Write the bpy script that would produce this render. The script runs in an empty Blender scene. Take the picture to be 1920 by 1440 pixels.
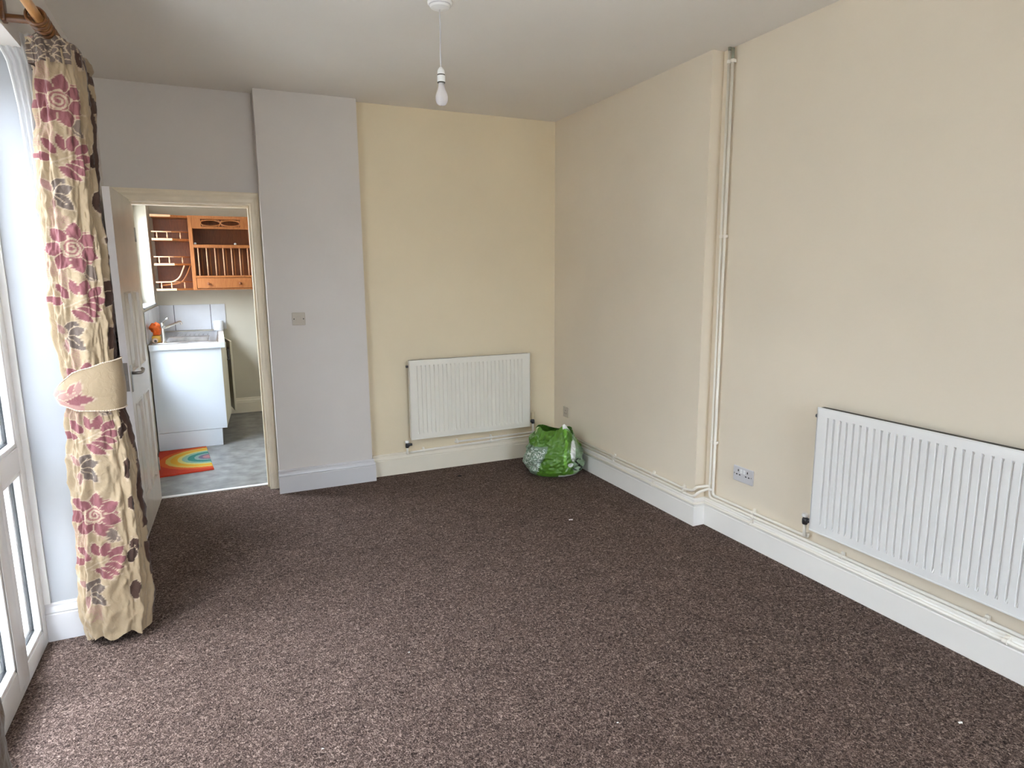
import bpy, bmesh, math, random
import numpy as np
from mathutils import Vector, Matrix
C = bpy.context.scene.collection
S = bpy.context.scene
random.seed(7)

# ---------------------------------------------------------------- camera, world, light, exposure
cam_d = bpy.data.cameras.new('camera'); cam = bpy.data.objects.new('camera', cam_d); C.objects.link(cam)
cam_d.sensor_width = 36; cam_d.lens = 22.548; cam_d.clip_start = 0.02
Rv = Vector((0.910281, -0.413909, -0.008225)); Uv = Vector((0.076858, 0.149439, 0.985779)); Fv = Vector((0.406794, 0.897968, -0.167844))
M = Matrix((Rv, Uv, -Fv)).transposed().to_4x4(); M.translation = (0, 0, 1.5)
cam.matrix_world = M
S.camera = cam
S.view_settings.view_transform = 'Standard'; S.view_settings.look = 'None'
S.view_settings.gamma = 1; S.view_settings.use_curve_mapping = False
S.view_settings.exposure = 1.50
S.cycles.use_denoising = True
S.cycles.max_bounces = 14; S.cycles.diffuse_bounces = 10; S.cycles.transparent_max_bounces = 16
S.cycles.sample_clamp_indirect = 8

w = bpy.data.worlds.new('overcast_sky'); S.world = w; w.use_nodes = True
nt = w.node_tree; nt.nodes.clear()
tc = nt.nodes.new('ShaderNodeTexCoord'); sp = nt.nodes.new('ShaderNodeSeparateXYZ'); rp = nt.nodes.new('ShaderNodeValToRGB')
mr = nt.nodes.new('ShaderNodeMapRange'); bg = nt.nodes.new('ShaderNodeBackground'); ow = nt.nodes.new('ShaderNodeOutputWorld')
nt.links.new(tc.outputs['Generated'], sp.inputs[0]); nt.links.new(sp.outputs['Z'], mr.inputs[0])
mr.inputs[1].default_value = -1; mr.inputs[2].default_value = 1
nt.links.new(mr.outputs[0], rp.inputs[0]); nt.links.new(rp.outputs[0], bg.inputs[0]); nt.links.new(bg.outputs[0], ow.inputs[0])
rp.color_ramp.elements[0].position = 0.47; rp.color_ramp.elements[0].color = (0.57, 0.59, 0.60, 1)
rp.color_ramp.elements[1].position = 0.53; rp.color_ramp.elements[1].color = (0.84, 0.94, 1.08, 1)
e_ = rp.color_ramp.elements.new(1.0); e_.color = (1.85, 2.06, 2.36, 1)
bg.inputs[1].default_value = 7.0

def portal(name, loc, rot, sx, sy):
    l = bpy.data.lights.new(name, 'AREA'); l.shape = 'RECTANGLE'; l.size = sx; l.size_y = sy
    l.cycles.is_portal = True
    o = bpy.data.objects.new(name, l); C.objects.link(o); o.location = loc; o.rotation_euler = rot
# daylight comes through the french doors, an unseen window added behind the viewer, the kitchen window and its added glazed door
portal('daylight_portal', (-0.90, 2.16, 1.25), (0, -math.pi/2, 0), 2.5, 1.85)
portal('daylight_portal.002', (1.3, -2.45, 1.5), (math.pi/2, 0, math.pi), 1.6, 1.4)
portal('daylight_portal.001', (-0.80, 6.20, 1.12), (0, -math.pi/2, 0), 2.2, 2.5)

# ---------------------------------------------------------------- geometry constants (metres)
H = 2.68; XL = -0.585; YD = 4.74; YK = 4.87; XC0 = 0.298; XC = 0.948; YC = 4.607; YB = 4.689
XR = 2.514; XN = 2.594; YE = 2.905; YJ = 3.07; XF = -0.755; YR = -2.2; YW = 1.25
KX = -0.58; KY = 7.68

# ---------------------------------------------------------------- material helpers
def mat(name, col, rough=0.6, metal=0.0, spec=0.5, nscale=0, namt=0.0, bump=0.0, bscale=60, bdist=0.002, sheen=0, coat=0):
    m = bpy.data.materials.new(name); m.use_nodes = True; t = m.node_tree; p = t.nodes['Principled BSDF']
    p.inputs['Base Color'].default_value = (*col, 1); p.inputs['Roughness'].default_value = rough
    p.inputs['Metallic'].default_value = metal; p.inputs['Specular IOR Level'].default_value = spec
    p.inputs['Sheen Weight'].default_value = sheen; p.inputs['Coat Weight'].default_value = coat
    co = t.nodes.new('ShaderNodeTexCoord')
    if nscale:
        n = t.nodes.new('ShaderNodeTexNoise'); n.inputs['Scale'].default_value = nscale; n.inputs['Detail'].default_value = 4
        t.links.new(co.outputs['Object'], n.inputs['Vector'])
        r = t.nodes.new('ShaderNodeValToRGB')
        r.color_ramp.elements[0].position = .3; r.color_ramp.elements[1].position = .7
        r.color_ramp.elements[0].color = (*[c*(1-namt) for c in col], 1); r.color_ramp.elements[1].color = (*[min(1, c*(1+namt*.6)) for c in col], 1)
        t.links.new(n.outputs['Fac'], r.inputs[0]); t.links.new(r.outputs[0], p.inputs['Base Color'])
    if bump:
        n = t.nodes.new('ShaderNodeTexNoise'); n.inputs['Scale'].default_value = bscale; n.inputs['Detail'].default_value = 5
        t.links.new(co.outputs['Object'], n.inputs['Vector'])
        b = t.nodes.new('ShaderNodeBump'); b.inputs['Strength'].default_value = bump; b.inputs['Distance'].default_value = bdist
        t.links.new(n.outputs['Fac'], b.inputs['Height']); t.links.new(b.outputs[0], p.inputs['Normal'])
    return m
cream = mat('cream_wall_paint', (0.79, 0.71, 0.585), .75, spec=.25, nscale=1.6, namt=.035, bump=.25, bscale=14, bdist=.006)
cream_b = mat('cream_wall_bounce_tinted', (0.78, 0.675, 0.49), .75, spec=.25, nscale=1.6, namt=.035, bump=.25, bscale=14, bdist=.006)  # warm bounced light of the back wall put into the cream's colour
greywhite = mat('off_white_wall_paint', (0.66, 0.62, 0.585), .75, spec=.25, nscale=1.8, namt=.035, bump=.25, bscale=12, bdist=.006)
ceil_m = mat('ceiling_paint', (0.80, 0.765, 0.715), .85, spec=.2, nscale=1.2, namt=.03, bump=.25, bscale=8, bdist=.006)
edge_lit = mat('door_edge_window_lit', (0.86, 0.83, 0.84), .35, nscale=6, namt=.04)  # door end lighter than its faces: window light put into the colour
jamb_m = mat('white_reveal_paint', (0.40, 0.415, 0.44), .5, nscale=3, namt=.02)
skirt_m = mat('skirting_gloss', (0.88, 0.86, 0.82), .35, nscale=5, namt=.02)
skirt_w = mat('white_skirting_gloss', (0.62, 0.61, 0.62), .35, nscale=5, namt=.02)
skirt_c = mat('cream_skirting_gloss', (0.78, 0.72, 0.60), .4, nscale=5, namt=.03)
arch_m = mat('aged_cream_gloss', (0.82, 0.72, 0.56), .4, nscale=9, namt=.08)
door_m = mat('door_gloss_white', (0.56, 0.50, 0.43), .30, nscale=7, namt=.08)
upvc = mat('white_upvc', (0.74, 0.73, 0.72), .3, nscale=4, namt=.02)
gasket = mat('black_rubber_gasket', (0.01, 0.012, 0.015), .5)
rad_m = mat('radiator_enamel', (0.82, 0.82, 0.81), .3, nscale=5, namt=.02)
rad_c = mat('cream_radiator_enamel', (0.80, 0.77, 0.69), .3, nscale=5, namt=.02)
pipe_m = mat('painted_pipe', (0.87, 0.83, 0.75), .35, nscale=6, namt=.03)
rad_dark = mat('dark_gap_shade_and_fittings', (0.07, 0.065, 0.052), .9)  # flat dark shared by the painted radiator gap shade and small fittings
metal_d = mat('dull_brass_nut', (0.12, 0.12, 0.13), .4, metal=.9)
chrome = mat('chrome', (0.75, 0.76, 0.78), .12, metal=1)
handle_m = mat('brushed_grey_metal', (0.33, 0.31, 0.29), .35, metal=1)
black_m = mat('black_plastic', (0.012, 0.01, 0.01), .4)
plast = mat('white_plastic', (0.62, 0.61, 0.63), .3)
plast_b = mat('bright_white_plastic', (0.85, 0.85, 0.85), .3)
plast_p = mat('painted_plate', (0.52, 0.46, 0.38), .5)
capm = mat('ivory_plastic_cap', (0.66, 0.56, 0.36), .4)
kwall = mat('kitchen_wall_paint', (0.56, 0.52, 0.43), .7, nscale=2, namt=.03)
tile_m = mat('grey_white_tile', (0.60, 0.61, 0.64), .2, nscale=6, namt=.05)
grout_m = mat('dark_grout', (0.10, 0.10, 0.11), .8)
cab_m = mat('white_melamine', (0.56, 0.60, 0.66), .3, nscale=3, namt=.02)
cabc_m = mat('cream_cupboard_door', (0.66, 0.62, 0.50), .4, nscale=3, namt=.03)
steel = mat('stainless_steel', (0.45, 0.44, 0.44), .28, metal=1, nscale=20, namt=.2)
worktop_m = mat('worn_worktop', (0.50, 0.45, 0.42), .45, nscale=18, namt=.35)
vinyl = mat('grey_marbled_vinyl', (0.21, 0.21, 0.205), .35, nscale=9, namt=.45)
thresh = mat('white_threshold', (0.80, 0.80, 0.80), .4)
orange = mat('orange_cloth', (0.85, 0.16, 0.02), .7, nscale=20, namt=.2)
yellow = mat('yellow_plastic', (0.70, 0.42, 0.05), .4)
pinkcap = mat('pale_pink_cap', (0.75, 0.55, 0.45), .4)
cup_m = mat('white_pot', (0.72, 0.73, 0.78), .4)
outwall = mat('rough_cast_wall', (0.50, 0.47, 0.42), .9, nscale=14, namt=.35, bump=.6, bscale=30, bdist=.01)
patio_m = mat('patio_slabs', (0.62, 0.60, 0.56), .8, nscale=4, namt=.15)
paper_m = mat('white_paper_scrap', (0.85, 0.84, 0.80), .7)
darkspot = mat('dark_lint', (0.012, 0.01, 0.01), .9)
copper = mat('bare_grey_copper', (0.35, 0.36, 0.28), .35, metal=.6)

def wood(name, c1, c2, rough=.45, scale=(1, 1, 12), amt=6):
    m = bpy.data.materials.new(name); m.use_nodes = True; t = m.node_tree; p = t.nodes['Principled BSDF']
    co = t.nodes.new('ShaderNodeTexCoord'); mp = t.nodes.new('ShaderNodeMapping')
    mp.inputs['Scale'].default_value = scale
    n = t.nodes.new('ShaderNodeTexNoise'); n.inputs['Scale'].default_value = amt; n.inputs['Detail'].default_value = 6; n.inputs['Distortion'].default_value = 1.2
    r = t.nodes.new('ShaderNodeValToRGB'); r.color_ramp.elements[0].position = .35; r.color_ramp.elements[1].position = .68
    r.color_ramp.elements[0].color = (*c1, 1); r.color_ramp.elements[1].color = (*c2, 1)
    t.links.new(co.outputs['Object'], mp.inputs[0]); t.links.new(mp.outputs[0], n.inputs['Vector']); t.links.new(n.outputs['Fac'], r.inputs[0])
    t.links.new(r.outputs[0], p.inputs['Base Color']); p.inputs['Roughness'].default_value = rough
    return m
pine = wood('orange_pine', (0.33, 0.105, 0.024), (0.43, 0.16, 0.045), scale=(14, 14, 1.5))
pine_d = wood('pine_back_boards', (0.16, 0.042, 0.010), (0.23, 0.065, 0.016), scale=(14, 14, 1.5))
pine_l = wood('pine_window_lit', (0.68, 0.36, 0.20), (0.76, 0.44, 0.26), scale=(1, 14, 14))  # paler copy of the pine; window light on front parts put into colour
polewood = wood('varnished_pole_wood', (0.38, 0.17, 0.05), (0.56, 0.30, 0.12), scale=(8, 1, 8), rough=.3)
ringwood = wood('dark_ring_wood', (0.085, 0.030, 0.008), (0.15, 0.055, 0.012), rough=.3)

# carpet: mottled brown twist pile
carpet = bpy.data.materials.new('brown_twist_carpet'); carpet.use_nodes = True
t = carpet.node_tree; p = t.nodes['Principled BSDF']; co = t.nodes.new('ShaderNodeTexCoord')
n1 = t.nodes.new('ShaderNodeTexNoise'); n1.inputs['Scale'].default_value = 95; n1.inputs['Detail'].default_value = 3; n1.inputs['Distortion'].default_value = 1.5; n1.inputs['Roughness'].default_value = .6
n2 = t.nodes.new('ShaderNodeTexNoise'); n2.inputs['Scale'].default_value = 9; n2.inputs['Detail'].default_value = 3
n3 = t.nodes.new('ShaderNodeTexVoronoi'); n3.inputs['Scale'].default_value = 170
for n in (n1, n2, n3): t.links.new(co.outputs['Object'], n.inputs['Vector'])
r1 = t.nodes.new('ShaderNodeValToRGB'); els = r1.color_ramp.elements
els[0].position = .33; els[0].color = (0.026, 0.0165, 0.0135, 1); els[1].position = .72; els[1].color = (0.40, 0.30, 0.25, 1)
e2 = els.new(.52); e2.color = (0.118, 0.080, 0.066, 1)
t.links.new(n1.outputs['Fac'], r1.inputs[0])
r2 = t.nodes.new('ShaderNodeMapRange'); r2.inputs[1].default_value = .3; r2.inputs[2].default_value = .7; r2.inputs[3].default_value = .88; r2.inputs[4].default_value = 1.12
t.links.new(n2.outputs['Fac'], r2.inputs[0])
mx = t.nodes.new('ShaderNodeVectorMath'); mx.operation = 'SCALE'; t.links.new(r1.outputs[0], mx.inputs[0]); t.links.new(r2.outputs[0], mx.inputs['Scale'])
t.links.new(mx.outputs[0], p.inputs['Base Color']); p.inputs['Roughness'].default_value = .95; p.inputs['Specular IOR Level'].default_value = .1

ad = t.nodes.new('ShaderNodeMath'); ad.operation = 'SUBTRACT'; t.links.new(n1.outputs['Fac'], ad.inputs[0]); t.links.new(n3.outputs['Distance'], ad.inputs[1])
bp = t.nodes.new('ShaderNodeBump'); bp.inputs['Strength'].default_value = .8; bp.inputs['Distance'].default_value = .006
t.links.new(ad.outputs[0], bp.inputs['Height']); t.links.new(bp.outputs[0], p.inputs['Normal'])

# window glass: clear with a faint reflection
glass = bpy.data.materials.new('window_glass'); glass.use_nodes = True; t = glass.node_tree; t.nodes.clear()
tr = t.nodes.new('ShaderNodeBsdfTransparent'); gl = t.nodes.new('ShaderNodeBsdfGlossy'); ms = t.nodes.new('ShaderNodeMixShader'); mo = t.nodes.new('ShaderNodeOutputMaterial')
gl.inputs['Roughness'].default_value = .02; tr.inputs[0].default_value = (.97, .98, .98, 1); fr = t.nodes.new('ShaderNodeLayerWeight'); fr.inputs[0].default_value = .5
pw = t.nodes.new('ShaderNodeMath'); pw.operation = 'POWER'; pw.inputs[1].default_value = 5; t.links.new(fr.outputs['Facing'], pw.inputs[0])
pm = t.nodes.new('ShaderNodeMath'); pm.operation = 'MULTIPLY_ADD'; pm.inputs[1].default_value = .45; pm.inputs[2].default_value = .025; t.links.new(pw.outputs[0], pm.inputs[0])
t.links.new(pm.outputs[0], ms.inputs[0]); t.links.new(tr.outputs[0], ms.inputs[1]); t.links.new(gl.outputs[0], ms.inputs[2]); t.links.new(ms.outputs[0], mo.inputs[0])

bulbglass = bpy.data.materials.new('frosted_bulb_glass'); bulbglass.use_nodes = True; p = bulbglass.node_tree.nodes['Principled BSDF']
p.inputs['Base Color'].default_value = (.93, .92, .95, 1); p.inputs['Roughness'].default_value = .12; p.inputs['Transmission Weight'].default_value = .55; p.inputs['IOR'].default_value = 1.2

voile = bpy.data.materials.new('sheer_voile'); voile.use_nodes = True; t = voile.node_tree; t.nodes.clear()
tr = t.nodes.new('ShaderNodeBsdfTransparent'); df = t.nodes.new('ShaderNodeBsdfDiffuse'); tl = t.nodes.new('ShaderNodeBsdfTranslucent'); m1 = t.nodes.new('ShaderNodeMixShader'); m2 = t.nodes.new('ShaderNodeMixShader'); mo = t.nodes.new('ShaderNodeOutputMaterial')
df.inputs[0].default_value = (.86, .85, .84, 1); tl.inputs[0].default_value = (.8, .8, .8, 1)
m1.inputs[0].default_value = .4; m2.inputs[0].default_value = .55
t.links.new(df.outputs[0], m1.inputs[1]); t.links.new(tl.outputs[0], m1.inputs[2]); t.links.new(tr.outputs[0], m2.inputs[1]); t.links.new(m1.outputs[0], m2.inputs[2]); t.links.new(m2.outputs[0], mo.inputs[0])
hem_m = mat('white_voile_hem', (.86, .86, .87), .8)

def attr_mat(name, rough=.8, sheen=0, bump=0, bscale=200, spec=.3, coat=0, transl=0):
    m = bpy.data.materials.new(name); m.use_nodes = True; t = m.node_tree; p = t.nodes['Principled BSDF']
    a = t.nodes.new('ShaderNodeAttribute'); a.attribute_name = 'print'
    t.links.new(a.outputs['Color'], p.inputs['Base Color']); p.inputs['Roughness'].default_value = rough
    p.inputs['Sheen Weight'].default_value = sheen; p.inputs['Specular IOR Level'].default_value = spec; p.inputs['Coat Weight'].default_value = coat
    if bump:
        co = t.nodes.new('ShaderNodeTexCoord'); n = t.nodes.new('ShaderNodeTexNoise'); n.inputs['Scale'].default_value = bscale; n.inputs['Detail'].default_value = 4
        n.inputs['Distortion'].default_value = .8
        b = t.nodes.new('ShaderNodeBump'); b.inputs['Strength'].default_value = bump; b.inputs['Distance'].default_value = .004
        t.links.new(co.outputs['Object'], n.inputs['Vector']); t.links.new(n.outputs['Fac'], b.inputs['Height']); t.links.new(b.outputs[0], p.inputs['Normal'])
    return m
curtain_m = attr_mat('printed_curtain_cloth', .75, sheen=.2, bump=.8, bscale=40)
bag_m = attr_mat('printed_plastic_film', .28, bump=.35, bscale=28, spec=.6)
rug_m = attr_mat('rainbow_tufts', .95, bump=.9, bscale=260)

# ---------------------------------------------------------------- mesh helpers
def add_box(bm, x0, x1, y0, y1, z0, z1, bev=0):
    r = bmesh.ops.create_cube(bm, size=1, matrix=Matrix.Translation(((x0+x1)/2, (y0+y1)/2, (z0+z1)/2)) @ Matrix.Diagonal((abs(x1-x0), abs(y1-y0), abs(z1-z0), 1)))
    if bev:
        es = list({e for v in r['verts'] for e in v.link_edges})
        bmesh.ops.bevel(bm, geom=es, offset=bev, segments=2, affect='EDGES', profile=.5)
def fillet(pts, rad, n=6):
    pts = [Vector(p) for p in pts]; out = [pts[0]]
    for i in range(1, len(pts)-1):
        a, b, c = pts[i-1], pts[i], pts[i+1]; d1 = (a-b); d2 = (c-b); r = min(rad, d1.length*.49, d2.length*.49)
        s, e = b+d1.normalized()*r, b+d2.normalized()*r
        for k in range(n+1):
            u = k/n; out.append(s*(1-u)**2 + b*2*u*(1-u) + e*u*u)
    return out + [pts[-1]]
def add_tube(bm, pts, r, seg=12, cap=True):
    pts = [Vector(p) for p in pts]; n = len(pts); rs = r if isinstance(r, (list, tuple)) else [r]*n
    rings = []; up = None
    for i, p in enumerate(pts):
        d = (pts[min(i+1, n-1)]-pts[max(i-1, 0)]).normalized()
        if up is None: up = Vector((0, 0, 1)) if abs(d.z) < .9 else Vector((1, 0, 0))
        s = d.cross(up); s = s.normalized() if s.length > 1e-6 else d.orthogonal().normalized(); up = s.cross(d).normalized()
        rings.append([bm.verts.new(p+(s*math.cos(a)+up*math.sin(a))*rs[i]) for a in [2*math.pi*k/seg for k in range(seg)]])
    for a, b in zip(rings, rings[1:]):
        for k in range(seg): bm.faces.new((a[k], a[(k+1) % seg], b[(k+1) % seg], b[k]))
    if cap: bm.faces.new(rings[0][::-1]); bm.faces.new(rings[-1])
def add_lathe(bm, prof, origin, axis='z', seg=32):
    o = Vector(origin); rings = []
    ax = {'z': (Vector((1, 0, 0)), Vector((0, 1, 0)), Vector((0, 0, 1))), 'y': (Vector((1, 0, 0)), Vector((0, 0, 1)), Vector((0, 1, 0))), 'x': (Vector((0, 1, 0)), Vector((0, 0, 1)), Vector((1, 0, 0)))}[axis]
    for r, h in prof:
        if r < 1e-6: rings.append([bm.verts.new(o+ax[2]*h)])
        else: rings.append([bm.verts.new(o+ax[0]*r*math.cos(a)+ax[1]*r*math.sin(a)+ax[2]*h) for a in [2*math.pi*k/seg for k in range(seg)]])
    for a, b in zip(rings, rings[1:]):
        for k in range(seg):
            k2 = (k+1) % seg
            if len(a) == 1 and len(b) == 1: continue
            if len(a) == 1: bm.faces.new((a[0], b[k], b[k2]))
            elif len(b) == 1: bm.faces.new((a[k], b[0], a[k2]))
            else: bm.faces.new((a[k], b[k], b[k2], a[k2]))
def add_prism(bm, poly, z0, z1, plane='xy'):
    f = {'xy': lambda a, b, c: (a, b, c), 'xz': lambda a, b, c: (a, c, b), 'yz': lambda a, b, c: (c, a, b)}[plane]
    lo = [bm.verts.new(f(a, b, z0)) for a, b in poly]; hi = [bm.verts.new(f(a, b, z1)) for a, b in poly]
    n = len(poly)
    for k in range(n): bm.faces.new((lo[k], lo[(k+1) % n], hi[(k+1) % n], hi[k]))
    bm.faces.new(lo[::-1]); bm.faces.new(hi)
def obj(name, bm, m, parent=None, smooth=False, origin=None):
    bmesh.ops.remove_doubles(bm, verts=bm.verts, dist=1e-6)
    bmesh.ops.recalc_face_normals(bm, faces=bm.faces)
    me = bpy.data.meshes.new(name); bm.to_mesh(me); bm.free()
    o = bpy.data.objects.new(name, me); C.objects.link(o)
    if m: me.materials.append(m)
    if smooth:
        me.polygons.foreach_set('use_smooth', [True]*len(me.polygons))
        if smooth == 'auto': me.set_sharp_from_angle(angle=math.radians(35))
    if parent:
        o.parent = parent
        off = wloc(parent)
        o.location = -off
    elif origin is not None:
        o.location = origin; me.transform(Matrix.Translation(-Vector(origin)))
    return o
LOC = {}
def wloc(o):
    l = Vector(o.location)
    while o.parent: o = o.parent; l += Vector(o.location)
    return l
def tag(o, label, cat, group=None):
    o['label'] = label; o['category'] = cat
    if group: o['group'] = group
    return o
def thing(name, label, cat, loc=(0, 0, 0), group=None):
    o = bpy.data.objects.new(name, None); C.objects.link(o); o.location = loc; o.empty_display_size = .05
    return tag(o, label, cat, group)
def struct(name, bm, m, parent=None, smooth=False):
    o = obj(name, bm, m, parent, smooth)
    if not parent: o['kind'] = 'structure'
    return o
def BM(): return bmesh.new()
def box(name, b, m, parent=None, bev=0, smooth=False):
    bm = BM(); add_box(bm, *b, bev); return obj(name, bm, m, parent, smooth)
def sbox(name, boxes, m):
    bm = BM()
    for b in boxes: add_box(bm, *b)
    return struct(name, bm, m)

# ---------------------------------------------------------------- room shell
bm = BM(); add_box(bm, XF-.15, XN+.2, YR-.1, YK-.004, -.12, 0); struct('floor', bm, carpet)
ce = sbox('ceiling', [(XF-.15, XN+.2, YR-.1, YK, H, H+.1)], ceil_m)
# left wall with the french-door opening
sbox('wall_left', [(-.87, XL, YJ, YD, 0, H), (-.87, XL, YW, YJ, 2.335, H), (-.87, XL, YR, YW, 0, H)], greywhite)
sbox('wall_rear', [(-.87, .5, YR-.2, YR, 0, H), (2.1, XN+.2, YR-.2, YR, 0, H), (.5, 2.1, YR-.2, YR, 0, .8), (.5, 2.1, YR-.2, YR, 2.2, H)], greywhite)
sbox('wall_right', [(XN, XN+.2, YR, YE, 0, H), (XR, XN+.2, YE, YB+.2, 0, H)], cream)
sbox('wall_back', [(XC, XR, YB, YB+.2, 0, H)], cream_b)
sbox('wall_chimney', [(XC0, XC, YC, YB+.2, 0, H)], greywhite)
OX0, OX1, OZ = -.475, .238, 1.972
sbox('wall_doorway', [(-.87, OX0-.03, YD, YK, 0, H), (OX1+.03, XC0, YD, YK, 0, H), (OX0-.03, OX1+.03, YD, YK, OZ+.03, H)], greywhite)

# skirting boards with a moulded top, mitred along a path; 'side' = +1 puts the board on the left of the walking direction
PROF = [(0, 0), (.020, 0), (.020, .116), (.017, .121), (.0195, .127), (.017, .139), (.010, .150), (.011, .158), (.008, .165), (0, .167)]
def skirting(name, path, m, side=1, prof=PROF):
    bm = BM(); P = [Vector((a, b)) for a, b in path]; n = len(P); rings = []
    for i in range(n):
        d1 = (P[i]-P[i-1]).normalized() if i else (P[1]-P[0]).normalized()
        d2 = (P[i+1]-P[i]).normalized() if i < n-1 else d1
        n1 = Vector((-d1.y, d1.x))*side; n2 = Vector((-d2.y, d2.x))*side
        mt = (n1+n2); mt = mt/(mt.dot(n1)) if mt.length > 1e-4 else n1
        rings.append([bm.verts.new((P[i].x+mt.x*d, P[i].y+mt.y*d, z)) for d, z in prof])
    k = len(prof)
    for a, b in zip(rings, rings[1:]):
        for j in range(k): bm.faces.new((a[j], a[(j+1) % k], b[(j+1) % k], b[j]))
    bm.faces.new(rings[0][::-1]); bm.faces.new(rings[-1])
    return struct(name, bm, m)
skirting('baseboard_right', [(XR, YB), (XR, YE), (XN, YE), (XN, YR)], skirt_m, side=-1)
skirting('baseboard_back', [(XC, YB), (XR-.02, YB)], skirt_c, side=-1)
skirting('baseboard_chimney', [(XC0-.008, YC), (XC, YC), (XC, YB)], skirt_w, side=-1)
skirting('baseboard_left', [(XL, YD), (XL, YJ+.05)], skirt_w, side=-1)
skirting('baseboard_reveal', [(XF+.0, YJ), (XL-.005, YJ)], skirt_w, side=-1)

# painted reveal lining beside the french doors, and its trim strip
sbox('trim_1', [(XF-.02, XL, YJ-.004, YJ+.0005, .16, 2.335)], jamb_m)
sbox('trim_2', [(XF-.0, XF+.022, YJ-.014, YJ-.004, .165, 2.33)], upvc)
# architrave round the kitchen doorway (moulded casing, head and right leg and hidden left leg)
def casing(name, pts, m):
    # profile across the width (w, projection)
    pr = [(0, 0), (0, .010), (.008, .014), (.016, .012), (.034, .014), (.048, .020), (.060, .018), (.072, .022), (.078, .020), (.078, 0)]
    bm = BM(); rings = []
    for (x, z, dx, dz) in pts: rings.append([bm.verts.new((x+dx*w_, YD-q, z+dz*w_)) for w_, q in pr])
    k = len(pr)
    for a, b in zip(rings, rings[1:]):
        for j in range(k): bm.faces.new((a[j], a[(j+1) % k], b[(j+1) % k], b[j]))
    bm.faces.new(rings[0][::-1]); bm.faces.new(rings[-1])
    return struct(name, bm, m)
c_ = .058/.078
casing('trim_3', [(OX1, 0, c_, 0), (OX1, OZ, c_, 1), (OX0, OZ, -1, 1), (OX0, 0, -1, 0)], arch_m)
# door lining (jambs and head) with its stop
sbox('trim_4', [(OX0-.03, OX0, YD-.002, YK+.002, 0, OZ+.03), (OX1, OX1+.03, YD-.002, YK+.002, 0, OZ+.03), (OX0, OX1, YD-.002, YK+.002, OZ, OZ+.03),
                (OX1-.012, OX1, YD+.05, YK-.01, 0, OZ), (OX0, OX1-.012, YD+.05, YK-.01, OZ-.012, OZ)], arch_m)
sbox('trim_5', [(OX0, OX1, YK-.03, YK+.005, 0, .006)], thresh)

# ---------------------------------------------------------------- kitchen shell
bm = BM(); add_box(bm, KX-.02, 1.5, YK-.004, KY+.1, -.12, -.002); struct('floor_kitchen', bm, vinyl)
sbox('ceiling_kitchen', [(KX-.3, 1.6, YK, KY+.2, 2.5, 2.6)], ceil_m)
KW0, KW1, KZ0, KZ1 = 6.22, 7.38, 1.245, 2.20
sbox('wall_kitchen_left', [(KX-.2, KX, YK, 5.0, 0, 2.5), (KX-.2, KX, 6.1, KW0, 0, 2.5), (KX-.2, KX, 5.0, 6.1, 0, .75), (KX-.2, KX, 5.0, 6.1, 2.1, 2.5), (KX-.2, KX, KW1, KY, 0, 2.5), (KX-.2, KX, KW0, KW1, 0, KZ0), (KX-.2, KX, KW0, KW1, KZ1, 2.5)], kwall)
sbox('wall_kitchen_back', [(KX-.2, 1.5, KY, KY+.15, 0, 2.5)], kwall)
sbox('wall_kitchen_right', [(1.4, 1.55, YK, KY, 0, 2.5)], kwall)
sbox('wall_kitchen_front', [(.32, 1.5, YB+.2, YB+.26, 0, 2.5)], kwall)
skirting('baseboard_kitchen', [(.03, KY), (1.4, KY)], skirt_c, side=-1)
wn = BM()
add_box(wn, KX-.16, KX-.11, KW0, KW0+.06, KZ0, KZ1); add_box(wn, KX-.16, KX-.11, KW1-.06, KW1, KZ0, KZ1)
add_box(wn, KX-.16, KX-.11, KW0, KW1, KZ0, KZ0+.06); add_box(wn, KX-.16, KX-.11, KW0, KW1, KZ1-.06, KZ1); add_box(wn, KX-.16, KX-.11, 6.77, 6.83, KZ0, KZ1)
kd = BM()
for b in ((5.0, 5.08, .75, 2.1), (6.02, 6.1, .75, 2.1), (5.08, 6.02, .75, .83), (5.08, 6.02, 2.02, 2.1), (5.52, 5.58, .83, 2.02)): add_box(kd, KX-.16, KX-.11, *b)
dk = struct('door_5', kd, upvc); box('glass_pane', (KX-.138, KX-.134, 5.07, 6.03, .8, 2.04), glass, dk)  # half-glazed door hidden by the open leaf, added to brighten the kitchen
wk = struct('window_2', wn, upvc)
g = box('window_pane', (KX-.14, KX-.136, KW0+.05, KW1-.05, KZ0+.05, KZ1-.05), glass, wk)
sbox('trim_6', [(KX-.11, KX+.012, KW0, KW1, KZ0-.012, KZ0+.006)], jamb_m)
# unseen window added in the wall behind the viewer for frontal daylight
wn = BM()
for b in ((.5, .56, .8, 2.2), (2.04, 2.1, .8, 2.2), (.5, 2.1, .8, .86), (.5, 2.1, 2.14, 2.2), (1.27, 1.33, .8, 2.2)): add_box(wn, b[0], b[1], YR-.16, YR-.1, b[2], b[3])
wr = struct('window_added_rear', wn, upvc); box('window_pane', (.52, 2.08, YR-.132, YR-.128, .82, 2.18), glass, wr)

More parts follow.
